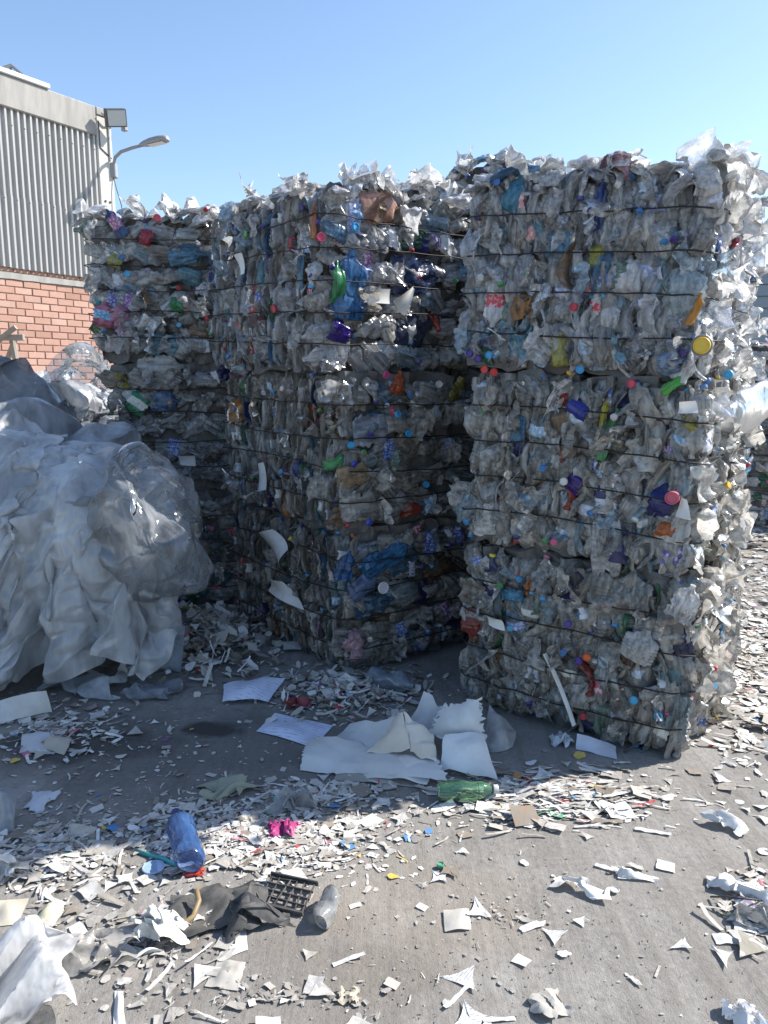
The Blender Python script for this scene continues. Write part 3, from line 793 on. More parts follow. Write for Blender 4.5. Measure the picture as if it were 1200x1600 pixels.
# ------------------------------------------------------------------ things of the background
def build_background():
    # pale building far away behind the yard
    root = empty('storage_building', (10.2, 22.0, 0), (0, 0, 0)); tag(root, 'grey blue building far away at the right edge', 'building')
    bl = solid('blue_grey_siding', color=(.23, .27, .31), rough=.6, var=.3, nscale=1.2, dirt=(.3, .31, .31))
    link('wall', box_mesh('wall', (0, 14, .04, 8, 0, 4.6), mat=bl), root)
    bd = box_mesh('siding_board', (.0, 14, -.01, .038, .012, .30), .008, mat=bl)
    for i in range(14): link('siding_board', bd, root, M=Matrix.Translation((0, 0, .06 + i * .32)))
    link('roof_edge', box_mesh('roof_edge', (-.15, 14.2, -.15, 8.2, 4.61, 4.75), .02, mat=solid('pale_roof', color=(.5, .52, .54), rough=.6)), root)
    # wooden stake with a cross piece
    wood = solid('grey_wood', color=(.34, .30, .25), rough=.9, var=.5, nscale=20, bscale=60, bstr=.4)
    p = AT(24, 545, 8.4)
    st = empty('wooden_stake', (p[0], p[1], 0)); tag(st, 'weathered wooden stake with a cross piece before the brick wall', 'stake')
    link('post', mesh_of('post', *tube_vf([(.06, 0, 0), (.03, 0, 1.1), (.0, 0, 1.72), (-.03, 0, 2.02)], [.04, .036, .034, .03], 7)), st, wood)
    link('cross_piece', box_mesh('cross_piece', (-.42, .13, -.085, -.04, 1.955, 2.02), .006, mat=wood), st)
    link('brace', mesh_of('brace', *tube_vf([(-.14, -.05, 1.96), (-.02, -.10, 2.03), (.07, -.10, 2.09)], .028, 7)), st, wood)
    link('brace', mesh_of('brace', *tube_vf([(.0, .02, 1.98), (-.16, .10, 1.72), (-.34, .2, 1.38)], .03, 7)), st, wood)
    rng = np.random.default_rng(77)
    data = [((-2.62, 6.75, 1.05), (.42, .42, .72), M_FILM_CLEAR, None, 'clear shiny film bundle in the sun beside the brick wall', 3.6),
            ((-2.30, 6.35, .70), (.40, .36, .62), M_FILM_CLEAR, None, 'lower clear shiny film bundle in the sun close to the bales', 3.8),
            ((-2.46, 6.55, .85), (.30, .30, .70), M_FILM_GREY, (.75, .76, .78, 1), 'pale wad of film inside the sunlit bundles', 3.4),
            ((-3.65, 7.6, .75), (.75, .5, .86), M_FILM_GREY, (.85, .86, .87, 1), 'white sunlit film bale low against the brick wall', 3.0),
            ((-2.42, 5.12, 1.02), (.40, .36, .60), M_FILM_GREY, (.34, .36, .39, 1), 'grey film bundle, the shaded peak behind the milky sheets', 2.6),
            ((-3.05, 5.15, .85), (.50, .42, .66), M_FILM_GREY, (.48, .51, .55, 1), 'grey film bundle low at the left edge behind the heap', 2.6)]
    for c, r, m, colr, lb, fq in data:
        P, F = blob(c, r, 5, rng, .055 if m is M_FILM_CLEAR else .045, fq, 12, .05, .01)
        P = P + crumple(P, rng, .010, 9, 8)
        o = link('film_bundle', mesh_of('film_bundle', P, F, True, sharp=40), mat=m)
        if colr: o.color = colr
        tag(o, lb, 'film bundle', 'film bundles behind the heap')
build_background()

# ------------------------------------------------------------------ things one can pick out in the bale faces
def feature(b, face, u, v, kind, color, ln, wd, tilt=0.0, out=.0, label=None, cap=False, idx=0, name='crushed_bottle'):
    p, U, N = b.hit(face, u, v, out)
    Z = Vector((0, 0, 1)); long = (Z * math.cos(tilt) + U * math.sin(tilt)).normalized()
    y = -N; x = y.cross(long).normalized()
    B = BOT[kind][idx % len(BOT[kind])]; e = B['ext']
    sx, sy, sz = wd / e[0], min(1.2, .06 / e[1]), ln / e[2]
    M = frame(x * sx, y * sy, long * sz, p - N * .026)
    o = link(name, B['me'], b.root, M=M); o.color = color
    if label: o['label'] = label
    if cap:
        z = Vector(B['ax']); q = z.to_track_quat('Z', 'Y').to_matrix().to_4x4()
        k = link('bottle_cap', CAP, o, M=Matrix.Translation(Vector(B['cap'])) @ q @ Matrix.Diagonal((1.1 / sx, 1.1 / sx, 1.1, 1))); k.color = (.03, .2, .5, 1)
    return o
def card_on(b, face, pts, label, out=.03, curl=.02, color=(.8, .8, .78, 1), name='card_piece', n=9, mat=None):
    P = [b.hit(face, u, v, out)[0] for u, v in pts]; N = b.hit(face, *pts[0])[2]
    V = []; F = []
    for j in range(n):
        for i in range(n):
            s, t = i / (n - 1), j / (n - 1)
            q = P[0] * (1-s) * (1-t) + P[1] * s * (1-t) + P[2] * s * t + P[3] * (1-s) * t
            V.append(q + N * (curl * math.sin(math.pi * s) * .6 + curl * (t - .5) ** 2 * 2))
    F = [(j*n+i, j*n+i+1, (j+1)*n+i+1, (j+1)*n+i) for j in range(n-1) for i in range(n-1)]
    o = link(name, mesh_of(name, V, F, True), b.root, mat or M_PAPER); o.color = color
    if label: o['label'] = label
    return o
def disc_on(b, face, u, v, r, label, color, name='lid', out=.03, th=.012, mat=None, tilt=(0, 0)):
    p, U, N = b.hit(face, u, v, out); n = 28; V = []; F = []
    prof = [(r * .93, 0), (r, .15 * th), (r, .8 * th), (r * .95, th), (r * .84, th), (r * .80, th * .7)]
    for rr_, z in prof:
        for k in range(n): V.append((rr_ * math.cos(2*math.pi*k/n), rr_ * math.sin(2*math.pi*k/n), z))
    for j in range(len(prof) - 1):
        for k in range(n): F.append((j*n+k, j*n+(k+1) % n, (j+1)*n+(k+1) % n, (j+1)*n+k))
    F.append(tuple((len(prof)-1)*n+k for k in range(n))); F.append(tuple(range(n-1, -1, -1)))
    zz = (N + U * tilt[0] + Vector((0, 0, tilt[1]))).normalized(); xx = U.cross(zz).normalized(); yy = zz.cross(xx)
    o = link(name, mesh_of(name, V, F, True, sharp=40), b.root, mat or M_CAP, frame(xx, yy, zz, p)); o.color = color
    if label: o['label'] = label
    return o

disc_on(r_top, 'front', 1097, 540, .031, 'round yellow lid', (.72, .47, .04, 1), out=.055)
disc_on(r_top, 'front', 1097, 540, .039, None, (.22, .22, .22, 1), name='lid_rim', out=.04)
feature(r_top, 'front', 1083, 482, 'strip', (.75, .33, .04, .95), .12, .04, .3, .03, 'torn orange bottle')
feature(r_top, 'front', 1056, 597, 'strip', (.10, .55, .08, .95), .13, .045, .8, .03, 'bright green bottle', cap=False, idx=3)
feature(r_top, 'front', 930, 398, 'mid', (.55, .55, .08, .8), .10, .07, .05, .01, 'yellow bottle', idx=4)
feature(r_top, 'front', 933, 320, 'strip', (.04, .10, .36, .8), .20, .05, .05, .02, 'dark blue bottle', idx=5)
feature(r_top, 'front', 870, 380, 'mid', (.14, .36, .55, .6), .16, .12, -.1, .01, 'light blue bottle', idx=6)
feature(r_top, 'front', 800, 300, 'mid', (.10, .36, .55, .6), .15, .09, .3, .02, 'blue bottle', idx=7)
feature(r_top, 'front', 1045, 565, 'mid', (.35, .48, .68, .7), .11, .10, .1, .02, None, idx=8)
feature(r_top, 'front', 1070, 455, 'flat', (.62, .72, .78, .5), .20, .16, .1, .015, None, idx=2)
for u, v, c in ((765, 555, (.03, .32, .62)), (748, 560, (.05, .03, .25)), (758, 578, (.55, .04, .04)), (772, 580, (.55, .04, .04)), (775, 553, (.03, .32, .62)), (735, 553, (.05, .03, .25)), (898, 480, (.45, .03, .05)), (988, 600, (.55, .04, .08)), (905, 577, (.03, .32, .62)), (1140, 585, (.03, .36, .6))):
    disc_on(r_top, 'front', u, v, .0165, None, (*c, 1), name='bottle_cap', out=.028, th=.014, tilt=(R.gauss(0, .3), R.gauss(0, .3)))
feature(r_mid, 'front', 950, 858, 'big', (.62, .63, .64, .75), .155, .25, 1.5, .035, 'big clear container bottom', idx=1)
feature(r_mid, 'front', 948, 680, 'strip', (.16, .55, .22, .75), .22, .05, .25, .03, 'pale green bottle', idx=7)
feature(r_mid, 'front', 942, 645, 'strip', (.65, .55, .04, .95), .17, .03, .08, .03, 'yellow strip of plastic', idx=8)
feature(r_mid, 'front', 805, 665, 'mid', (.10, .32, .55, .65), .15, .08, .0, .02, 'light blue bottle', idx=9)
feature(r_mid, 'front', 808, 700, 'strip', (.02, .03, .16, .9), .13, .05, .1, .02, None, idx=9)
feature(r_mid, 'front', 900, 640, 'mid', (.03, .05, .42, .95), .10, .10, .5, .03, 'dark blue wrapper', idx=10)
feature(r_mid, 'front', 875, 622, 'mid', (.45, .04, .03, .95), .08, .05, .3, .03, 'red wrapper', idx=11)
feature(r_mid, 'front', 897, 755, 'mid', (.05, .02, .25, .95), .09, .08, .6, .03, 'purple bottle', idx=12)
feature(r_mid, 'front', 1030, 785, 'mid', (.02, .03, .20, .95), .15, .10, .1, .02, None, idx=13)
feature(r_mid, 'front', 1036, 832, 'mid', (.62, .17, .03, .95), .10, .08, .2, .035, 'orange bottle', idx=14)
disc_on(r_mid, 'front', 1052, 777, .026, 'pink and white patterned ball', (.55, .10, .16, 1), th=.03)
card_on(r_mid, 'front', [(1062, 628), (1088, 626), (1092, 645), (1060, 646)], 'white square of card', .03)
card_on(r_mid, 'front', [(1066, 775), (1074, 780), (1080, 812), (1056, 806)], 'white crumpled napkin', .035)
feature(r_bot, 'front', 998, 1011, 'big', (.60, .60, .59, .85), .15, .15, .3, .05, 'round milky container bottom', idx=3)
feature(r_bot, 'front', 1068, 945, 'big', (.74, .75, .76, .6), .16, .12, .3, .06, 'clear round tub', idx=4, name='tub')
feature(r_bot, 'front', 800, 932, 'mid', (.09, .34, .55, .8), .12, .06, 1.5, .03, 'blue wrapper', idx=15)
feature(r_bot, 'front', 822, 920, 'strip', (.65, .22, .06, .95), .08, .03, .1, .04, 'orange strip', idx=5)
for u, v, c in ((917, 1026, (.6, .10, .03)), (905, 1032, (.05, .03, .25)), (992, 1094, (.03, .36, .6)), (1030, 1118, (.03, .36, .6)), (882, 752, (.6, .6, .6)), (888, 975, (.05, .03, .25))):
    disc_on(r_bot, 'front', u, v, .0165, None, (*c, 1), name='bottle_cap', out=.03, th=.014, tilt=(R.gauss(0, .3), R.gauss(0, .3)))
card_on(r_bot, 'front', [(850, 1020), (856, 1018), (902, 1130), (896, 1132)], 'long white paper strip hanging down', .04, .03)
card_on(r_bot, 'front', [(760, 960), (785, 968), (790, 985), (765, 975)], None, .035)
feature(r_bot, 'front', 905, 870 + 220, 'flat', (.5, .49, .46, .8), .14, .12, .3, .03, None, idx=4)

feature(m_top, 'front', 552, 445, 'big', (.06, .22, .50, .72), .33, .21, .05, .02, 'large blue jug', idx=2)
feature(m_top, 'front', 533, 440, 'strip', (.05, .36, .14, .85), .20, .07, .02, .035, 'green bottle', idx=2)
feature(m_top, 'front', 536, 517, 'mid', (.06, .03, .30, .95), .11, .12, .3, .035, 'purple wrapper', idx=3)
feature(m_top, 'front', 600, 322, 'flat', (.55, .30, .22, .85), .24, .16, 1.4, .02, 'salmon coloured bag', idx=5)
feature(m_top, 'front', 560, 340, 'flat', (.66, .67, .68, .6), .28, .20, 1.5, .005, None, idx=6)
feature(m_top, 'front', 640, 520, 'big', (.08, .10, .18, .8), .34, .22, 1.2, .0, 'dark blue plastic sack', idx=3)
feature(m_top, 'front', 655, 430, 'big', (.05, .09, .22, .8), .34, .20, 1.5, .0, 'dark blue plastic sack', idx=4)
card_on(m_top, 'front', [(577, 450), (609, 452), (608, 475), (576, 473)], 'white printed label card', .045, .01)
card_on(m_top, 'front', [(612, 470), (645, 446), (646, 452), (630, 494)], 'white triangular piece of card', .045, .02)
feature(m_top, 'left', 480, 454, 'strip', (.62, .72, .03, .95), .13, .05, .15, .03, 'neon yellow bottle', idx=11)
feature(m_top, 'left', 482, 345, 'strip', (.70, .26, .12, .95), .16, .04, .05, .03, 'orange strip of plastic', idx=12)
feature(m_top, 'left', 450, 378, 'mid', (.45, .05, .08, .95), .08, .06, .1, .03, 'red wrapper', idx=12)
feature(m_top, 'left', 465, 430, 'strip', (.12, .34, .52, .7), .26, .06, .0, .03, 'light blue bottle', idx=13)
card_on(m_top, 'left', [(368, 400), (380, 395), (384, 428), (380, 432)], None, .03)
for u, v, c in ((500, 371, (.5, .04, .12)), (553, 355, (.03, .32, .62)), (736, 400, (.03, .32, .62)), (386, 366, (.15, .5, .1)), (325, 497, (.5, .04, .06)), (430, 482, (.5, .04, .08))):
    disc_on(m_top, 'front' if u > 490 else 'left', u, v, .02, None, (*c, 1), name='bottle_cap', out=.03, th=.016, tilt=(R.gauss(0, .3), R.gauss(0, .3)))
feature(m_mid, 'front', 627, 598, 'mid', (.55, .13, .05, .95), .12, .08, .3, .03, 'orange red bottle', idx=16)
feature(m_mid, 'front', 590, 672, 'flat', (.45, .50, .60, .7), .26, .18, 1.5, .02, 'pale blue bottle', idx=7)
feature(m_mid, 'front', 560, 742, 'flat', (.50, .38, .24, .8), .22, .12, 1.45, .02, 'brownish bottle', idx=8)
feature(m_mid, 'front', 570, 790, 'flat', (.55, .54, .52, .75), .24, .16, 1.5, .02, None, idx=9)
feature(m_mid, 'front', 530, 722, 'mid', (.08, .40, .16, .8), .13, .06, 1.2, .03, 'green bottle', idx=17)
feature(m_mid, 'left', 458, 735, 'strip', (.03, .05, .35, .95), .12, .05, .1, .03, 'dark blue wrapper', idx=14)
card_on(m_mid, 'left', [(405, 725), (414, 722), (418, 765), (405, 768)], 'pale strip of label', .03)
for u, v, c in ((548, 697, (.03, .32, .55)), (620, 648, (.03, .32, .62)), (637, 677, (.03, .32, .62)), (552, 724, (.04, .05, .35)), (665, 756, (.03, .3, .6)), (602, 585, (.5, .06, .2)), (685, 600, (.6, .6, .6)), (575, 815, (.03, .08, .5))):
    disc_on(m_mid, 'front', u, v, .018, None, (*c, 1), name='bottle_cap', out=.03, th=.016, tilt=(R.gauss(0, .3), R.gauss(0, .3)))
feature(m_bot, 'front', 612, 872, 'big', (.07, .26, .52, .62), .34, .13, 1.25, .03, 'blue water bottle lying flat', idx=0)
feature(m_bot, 'front', 545, 885, 'flat', (.05, .16, .38, .75), .16, .12, .3, .03, 'dark blue bottle', idx=10)
feature(m_bot, 'front', 575, 915, 'flat', (.20, .27, .45, .75), .20, .12, 1.1, .025, None, idx=11)
feature(m_bot, 'front', 557, 1003, 'mid', (.60, .38, .44, .95), .12, .12, .6, .04, 'pale pink bag', idx=18)
feature(m_bot, 'front', 562, 1022, 'mid', (.60, .38, .44, .95), .08, .09, .2, .04, None, idx=19)
feature(m_bot, 'front', 665, 1003, 'flat', (.36, .44, .62, .75), .10, .10, .6, .03, None, idx=12)
disc_on(m_bot, 'front', 598, 918, .032, 'crushed drink can end', (.6, .6, .62, 1), name='can_end', out=.04)
card_on(m_bot, 'left', [(410, 832), (432, 826), (456, 858), (444, 888)], 'white perforated paper strip, the upper of two', .05, .05)
card_on(m_bot, 'left', [(424, 900), (446, 908), (480, 952), (424, 922)], 'white perforated paper strip, the lower of two', .05, .04)
feature(l_top, 'front', 160, 490, 'mid', (.62, .22, .33, .95), .16, .14, .2, .04, 'pink plastic bag', idx=20)
feature(l_top, 'front', 185, 490, 'mid', (.60, .27, .40, .95), .14, .12, .9, .04, 'pink plastic bag', idx=21)
feature(l_top, 'front', 178, 345, 'flat', (.04, .13, .34, .9), .20, .09, -.6, .05, 'dark blue bottle', idx=13)
feature(l_top, 'front', 228, 368, 'mid', (.50, .03, .07, .95), .10, .09, .5, .04, 'red wrapper', idx=22)
feature(l_top, 'front', 290, 400, 'flat', (.18, .42, .62, .6), .22, .10, 1.4, .03, 'light blue bottle', idx=0)
feature(l_top, 'front', 180, 405, 'mid', (.55, .55, .22, .7), .10, .10, .4, .03, 'pale yellow bottle', idx=23)
feature(l_top, 'front', 275, 475, 'mid', (.10, .42, .18, .7), .12, .10, .4, .03, 'green bottle', idx=24)
disc_on(l_top, 'front', 199, 428, .02, None, (.05, .35, .6, 1), name='bottle_cap', out=.04)
disc_on(l_top, 'front', 246, 341, .024, None, (.55, .06, .10, 1), name='bottle_cap', out=.06)
feature(l_mid, 'front', 215, 628, 'flat', (.05, .36, .18, .9), .16, .14, .6, .03, 'green bottle', idx=1)
feature(l_mid, 'front', 255, 628, 'flat', (.08, .18, .36, .8), .20, .14, 1.5, .03, 'blue bottle', idx=2)
feature(l_mid, 'front', 250, 575, 'flat', (.52, .53, .52, .7), .30, .17, 1.5, .03, None, idx=3)
card_on(l_mid, 'front', [(278, 712), (305, 712), (306, 728), (282, 726)], 'white scrap of card', .04)
# loose film standing up along the rims of the stacks
for bl, u, v, k, sc_, rx, rz in ((r_top, 1113, 262, 0, 1.5, 1.25, .3), (r_top, 1085, 285, 1, 1.2, 1.0, 1.2), (r_top, 1012, 276, 2, 1.1, .9, 2.2), (r_top, 990, 278, 3, 1.0, 1.1, .4), (r_top, 815, 262, 4, 1.3, .9, 1.5), (r_top, 850, 268, 5, .8, 1.2, .2), (r_top, 1150, 275, 6, 1.3, .8, 2.6),
                                 (m_top, 606, 285, 7, 1.4, .8, .4), (m_top, 560, 275, 1, 1.2, .5, 1.4), (m_top, 470, 290, 2, 1.1, .6, 2.0), (m_top, 400, 305, 3, 1.2, .6, .9), (l_top, 280, 325, 4, 1.6, .8, .2), (l_top, 150, 335, 5, 1.6, .9, 1.0), (l_top, 215, 325, 6, 1.4, .6, 2.0), (e_top, 690, 285, 0, 1.5, .6, .3), (e_top, 660, 290, 2, 1.5, .5, 1.3)):
    p, U, N = bl.hit('front', u, v, -.06)
    o = link('film_scrap', WRAP[k], bl.root, M=Matrix.Translation(p) @ Matrix.Rotation(rz, 4, 'Z') @ Matrix.Rotation(rx, 4, 'X') @ Matrix.Diagonal((sc_, sc_, sc_, 1))); o.color = (.86, .86, .85, .7)
# long tube of clear film sticking out of the sunlit side
def film_tube():
    a, b = AT(1112, 668, 3.05), AT(1245, 600, 3.35); rng = np.random.default_rng(3)
    n = 26; m = 20; V = []
    a = Vector(a); b = Vector(b); t = (b - a).normalized(); s = t.cross(Vector((0, 0, 1))).normalized(); w = s.cross(t)
    for i in range(n):
        q = i / (n - 1); r = .02 + .065 * min(1, q * 3.5)
        for k in range(m):
            th = 2 * math.pi * k / m
            V.append(a + (b - a) * q + s * math.cos(th) * r * .5 + w * math.sin(th) * r)
    V = np.array([v[:] for v in V]); V = V + crumple(V, rng, .010, 6, 7)
    F = [(i*m+k, i*m+(k+1) % m, (i+1)*m+(k+1) % m, (i+1)*m+k) for i in range(n-1) for k in range(m)]
    Mi = r_mid.MW.inverted(); V = [Mi @ Vector(v) for v in V]
    o = link('film_tube', mesh_of('film_tube', V, F, True, sharp=45), r_mid.root, M_FILM_GREY); o.color = (.74, .75, .72, 1); o['label'] = 'long clear film tube sticking out to the right'
film_tube()

# ------------------------------------------------------------------ litter on the ground
def outline(kind, rng):
    if kind == 'rect':
        a = rng.uniform(.45, 1.0); pts = []
        c = [(-.5, -.5 * a), (.5, -.5 * a), (.5, .5 * a), (-.5, .5 * a)]
        for i in range(4):
            p, q = np.array(c[i]), np.array(c[(i+1) % 4])
            for t in (0, .33, .66): pts.append(p + (q - p) * t + rng.normal(size=2) * (.015 if t else .03))
        return pts
    if kind == 'torn':
        n = 13; a = rng.uniform(.3, .95)
        return [np.array([math.cos(6.283 * i / n) * .5, math.sin(6.283 * i / n) * .5 * a]) * rng.uniform(.62, 1.08) for i in range(n)]
    if kind in ('star3', 'star4'):
        k = 3 if kind == 'star3' else 4; pts = []
        rad = [rng.uniform(.42, .62) for _ in range(k)]; an = [6.283 * i / k + rng.uniform(-.25, .25) for i in range(k)]
        tips = [np.array([math.cos(a), math.sin(a)]) * r for a, r in zip(an, rad)]
        for i in range(k):
            p, q = tips[i], tips[(i+1) % k]; w = rng.uniform(.06, .16)
            mid = (p + q) / 2; mid = mid / (np.linalg.norm(mid) + 1e-6) * w
            for t in (0, .08, .3, .5, .7, .92):
                pts.append((1-t)**2 * p + 2*t*(1-t) * (mid * 1.2 - (p + q) * .02) + t*t*q)
        return pts
    if kind == 'tri':
        c = [rng.normal(size=2) * .1 + np.array([math.cos(t), math.sin(t)]) * .5 for t in (0.3, 2.3, 4.4)]; pts = []
        for i in range(3):
            for t in (0, .33, .66): pts.append(c[i] + (c[(i+1) % 3] - c[i]) * t + rng.normal(size=2) * .012)
        return pts
    a = rng.uniform(.06, .16); pts = []; cv = rng.uniform(-.25, .25)   # strip, a little curved
    for x in np.linspace(-.5, .5, 8): pts.append(np.array([x, -a/2 + cv * (x * x - .1)]))
    for x in np.linspace(.5, -.5, 8): pts.append(np.array([x, a/2 + cv * (x * x - .1)]))
    return pts
def scrap_vf(kind, seed, curl=.18, rings=2):
    rng = np.random.default_rng(seed); pts = np.array(outline(kind, rng)); n = len(pts)
    if kind == 'strip':
        V = [(p[0], p[1], 0) for p in pts]; m = n // 2
        F = [(i, i + 1, n - 2 - i, n - 1 - i) for i in range(m - 1)]
    else:
        V = [(p[0], p[1], 0) for p in pts]
        if rings == 2:
            V += [(p[0] * .5, p[1] * .5, 0) for p in pts]; V.append((0, 0, 0))
            F = [(i, (i+1) % n, n + (i+1) % n, n + i) for i in range(n)] + [(n + i, n + (i+1) % n, 2*n) for i in range(n)]
        else:
            V.append((0, 0, 0)); F = [(i, (i+1) % n, n) for i in range(n)]
    V = np.array(V, float); ph = rng.uniform(0, 3.14); d = V[:, 0] * math.cos(ph) + V[:, 1] * math.sin(ph)
    V[:, 2] = curl * rng.uniform(-.4, 1) * d * d * 2 + rng.normal(size=len(V)) * .012 + crumple(V, rng, .02, 1.6, 3)[:, 2]
    V[:, 2] -= V[:, 2].min()
    return V, F
KINDS = ['rect', 'torn', 'star3', 'star4', 'strip', 'tri']
SCR = {k: [mesh_of('paper_scrap', *scrap_vf(k, 500 + i * 7 + j * 91, .13), True, (M_SCRAP,)) for i in range(7)] for j, k in enumerate(KINDS)}
SCR_LOW = {k: [scrap_vf(k, 900 + i * 7 + j * 91, .22, 1) for i in range(8)] for j, k in enumerate(KINDS)}
WHITE = [(.76, .76, .75), (.70, .69, .66), (.62, .60, .56), (.72, .70, .65), (.50, .47, .42)]
DUSTY = [(.54, .51, .46), (.44, .41, .37), (.36, .33, .29), (.58, .55, .50), (.64, .62, .58), (.27, .23, .19)]
VIVID = [(.5, .07, .08), (.55, .2, .25), (.08, .25, .5), (.1, .35, .2), (.6, .45, .1), (.25, .1, .3)]
WK = ['rect'] * 4 + ['torn'] * 5 + ['star3'] * 2 + ['star4'] * 1 + ['strip'] * 4 + ['tri'] * 2
WKS = ['torn'] * 8 + ['strip'] * 4 + ['tri'] * 2 + ['rect'] * 2 + ['star3'] * 2
# area, centre px, radius px, small pieces, single pieces, size of small, size of single, height, label of the single ones, turn range
AREAS = [
    ('sunny band', (400, 1305), (200, 58), 3600, 46, (.006, .040), (.06, .10), .012, 'white paper scrap in the sunlit band of litter around the blue bottle', 3.14, .0),
    ('left edge', (85, 1335), (105, 60), 1000, 26, (.008, .045), (.06, .11), .012, 'pale paper scrap in the sunlit litter at the left edge', 3.14, .0),
    ('lower left', (200, 1465), (170, 85), 380, 34, (.010, .045), (.05, .09), .010, 'torn pale scrap on the dusty ground at the lower left', 3.14, .0),
    ('strips', (860, 1248), (150, 38), 1300, 38, (.012, .06), (.07, .13), .02, 'white card offcut in the long sunlit litter row under the nearest stack', .5, .0),
    ('right strip', (1165, 1010), (85, 165), 2200, 40, (.02, .07), (.08, .16), .02, 'white card scrap in the bright litter right of the nearest stack', 3.14, .0),
    ('right edge', (1185, 1415), (48, 60), 330, 16, (.012, .05), (.05, .10), .015, 'white scrap in the litter patch at the right edge', 3.14, .0),
    ('dark heap', (320, 1000), (120, 58), 1700, 46, (.02, .075), (.07, .13), .12, 'bluish white paper scrap in the shaded litter heap between the stacks', 3.14, .0),
    ('dark strips', (545, 1085), (110, 38), 1300, 20, (.015, .06), (.06, .10), .06, 'shaded paper strip in the litter before the middle stack', 3.14, .0),
    ('left shade', (80, 1140), (110, 50), 520, 18, (.015, .05), (.06, .10), .02, 'shaded torn scrap below the film heap', 3.14, .0),
    ('under sheets', (520, 1240), (130, 28), 420, 8, (.012, .05), (.05, .08), .01, 'grey shaded scrap just before the big curled sheets', 3.14, .0),
    ('open ground', (780, 1430), (340, 150), 300, 6, (.003, .016), (.05, .08), .004, 'lone white offcut lying on the bare sunlit concrete', 3.14, .0),
    ('lower edge', (420, 1560), (380, 60), 150, 8, (.006, .03), (.05, .09), .004, 'pale scrap on the bare ground at the lower edge', 3.14, .0),
    ('far right yard', (1230, 850), (110, 45), 700, 10, (.04, .12), (.14, .24), .03, 'flat white card far back in the sunlit yard', 3.14, .0),
    ('dark floor', (260, 1180), (230, 70), 160, 4, (.006, .03), (.05, .07), .004, 'small pale scrap on the shaded bare floor', 3.14, .0),
]
SCRAPS = []
def build_litter():
    rng = np.random.default_rng(42); SV = []; SF = []; SCc = []; nv = 0
    for nm, c, rad, nsm, nbig, s_sm, s_big, hz, lb, turn, _ in AREAS:
        for i in range(nsm + nbig):
            big = i >= nsm
            for _try in range(20):
                a = rng.uniform(0, 6.283); q = abs(rng.normal(0, .55)) if not big else rng.uniform(0, .95) ** .6
                u, v = c[0] + math.cos(a) * rad[0] * q * 1.25, c[1] + math.sin(a) * rad[1] * q * 1.25
                if v > 780: break
            g = G(u, v); x, y = g[0], g[1]
            sz = rng.uniform(*s_big) * .85 if big else s_sm[0] + (s_sm[1] - s_sm[0]) * 1.25 * rng.random() ** 1.9; kd = (WK if big else WKS)[rng.integers(18)]
            if nm == 'strips' and rng.random() < .5: kd = 'strip'
            if kd == 'strip': sz *= 1.5
            if nm == 'open ground' and big: kd = ['star3', 'star4', 'star3', 'torn', 'rect', 'strip'][rng.integers(6)]
            pal = WHITE if rng.random() < (.68 if big else .36) else DUSTY
            if not big and rng.random() < .03: pal = VIVID
            if nm in ('open ground', 'lower edge', 'lower left') and not big and rng.random() < .85: pal = [(.34, .32, .29), (.28, .26, .24), (.40, .38, .35), (.46, .44, .40)]
            col = np.array(pal[rng.integers(len(pal))]) * rng.uniform(.85, 1.05)
            z = float(ground_h(x, y)) + .002 + hz * rng.random() * max(0, 1 - q) + (hz * .15 if big else 0)
            rz = rng.uniform(-turn, turn); tl = rng.normal(0, .06 + hz * 3.0, 2)
            z += sz * .35 * (abs(tl[0]) + abs(tl[1])) * .7
            if big:
                me = SCR[kd][rng.integers(7)]
                o = link('paper_scrap', me); o.location = (x, y, z); o.rotation_euler = (tl[0], tl[1], rz); o.scale = (sz, sz, sz); o.color = (*col, 1)
                tag(o, lb, 'paper scrap', 'scraps: ' + nm); SCRAPS.append((o, kd, sz, col, u, v))
            else:
                V, F = SCR_LOW[kd][rng.integers(8)]
                ca, sa = math.cos(rz), math.sin(rz)
                W = V * sz; X = W[:, 0] * ca - W[:, 1] * sa; Y = W[:, 0] * sa + W[:, 1] * ca
                Zz = W[:, 2] + X * tl[0] + Y * tl[1]
                SV.append(np.stack([X + x, Y + y, Zz + z], 1)); SF += [tuple(k + nv for k in f) for f in F]; nv += len(V); SCc.append(np.tile([*col, 1], (len(V), 1)))
    # grit and crumbs of dirt
    for i in range(700):
        u, v = rng.uniform(0, 1200), 1600 - abs(rng.normal(0, 1)) * 230
        if v < 1000: continue
        g = G(u, v); s = rng.uniform(.0012, .0045); p = rng.normal(size=(4, 3)) * .25 + np.array([(1, 0, 0), (-.5, .8, 0), (-.5, -.8, 0), (0, 0, .9)])
        SV.append(p * s + np.array([g[0], g[1], float(ground_h(g[0], g[1])) + .001])); SF += [(nv, nv+1, nv+3), (nv+1, nv+2, nv+3), (nv+2, nv, nv+3)]; nv += 4
        k = rng.uniform(.16, .36); SCc.append(np.tile([k, k * .94, k * .86, 1], (4, 1)))
    me = mesh_of('litter', np.concatenate(SV), SF, False, (M_PAPER_A,))
    ca = me.color_attributes.new('Col', 'FLOAT_COLOR', 'POINT'); ca.data.foreach_set('color', np.concatenate(SCc).ravel())
    o = link('litter', me); tag(o, 'countless tiny paper scraps and crumbs strewn over the yard', 'litter', kind='stuff')
build_litter()
def offcut(u, v, kd, sz, rot, c=(.74, .74, .73), i=0):
    g = G(u, v); o = link('paper_scrap', SCR[kd][i % 7]); o.location = (g[0], g[1], float(ground_h(g[0], g[1])) + .004); o.rotation_euler = (R.gauss(0, .05), R.gauss(0, .05), rot); sz *= .9; o.scale = (sz, sz, sz); o.color = (*c, 1)
    tag(o, 'white offcut', 'paper scrap', 'scraps: open ground'); SCRAPS.append((o, kd, sz, c, u, v))
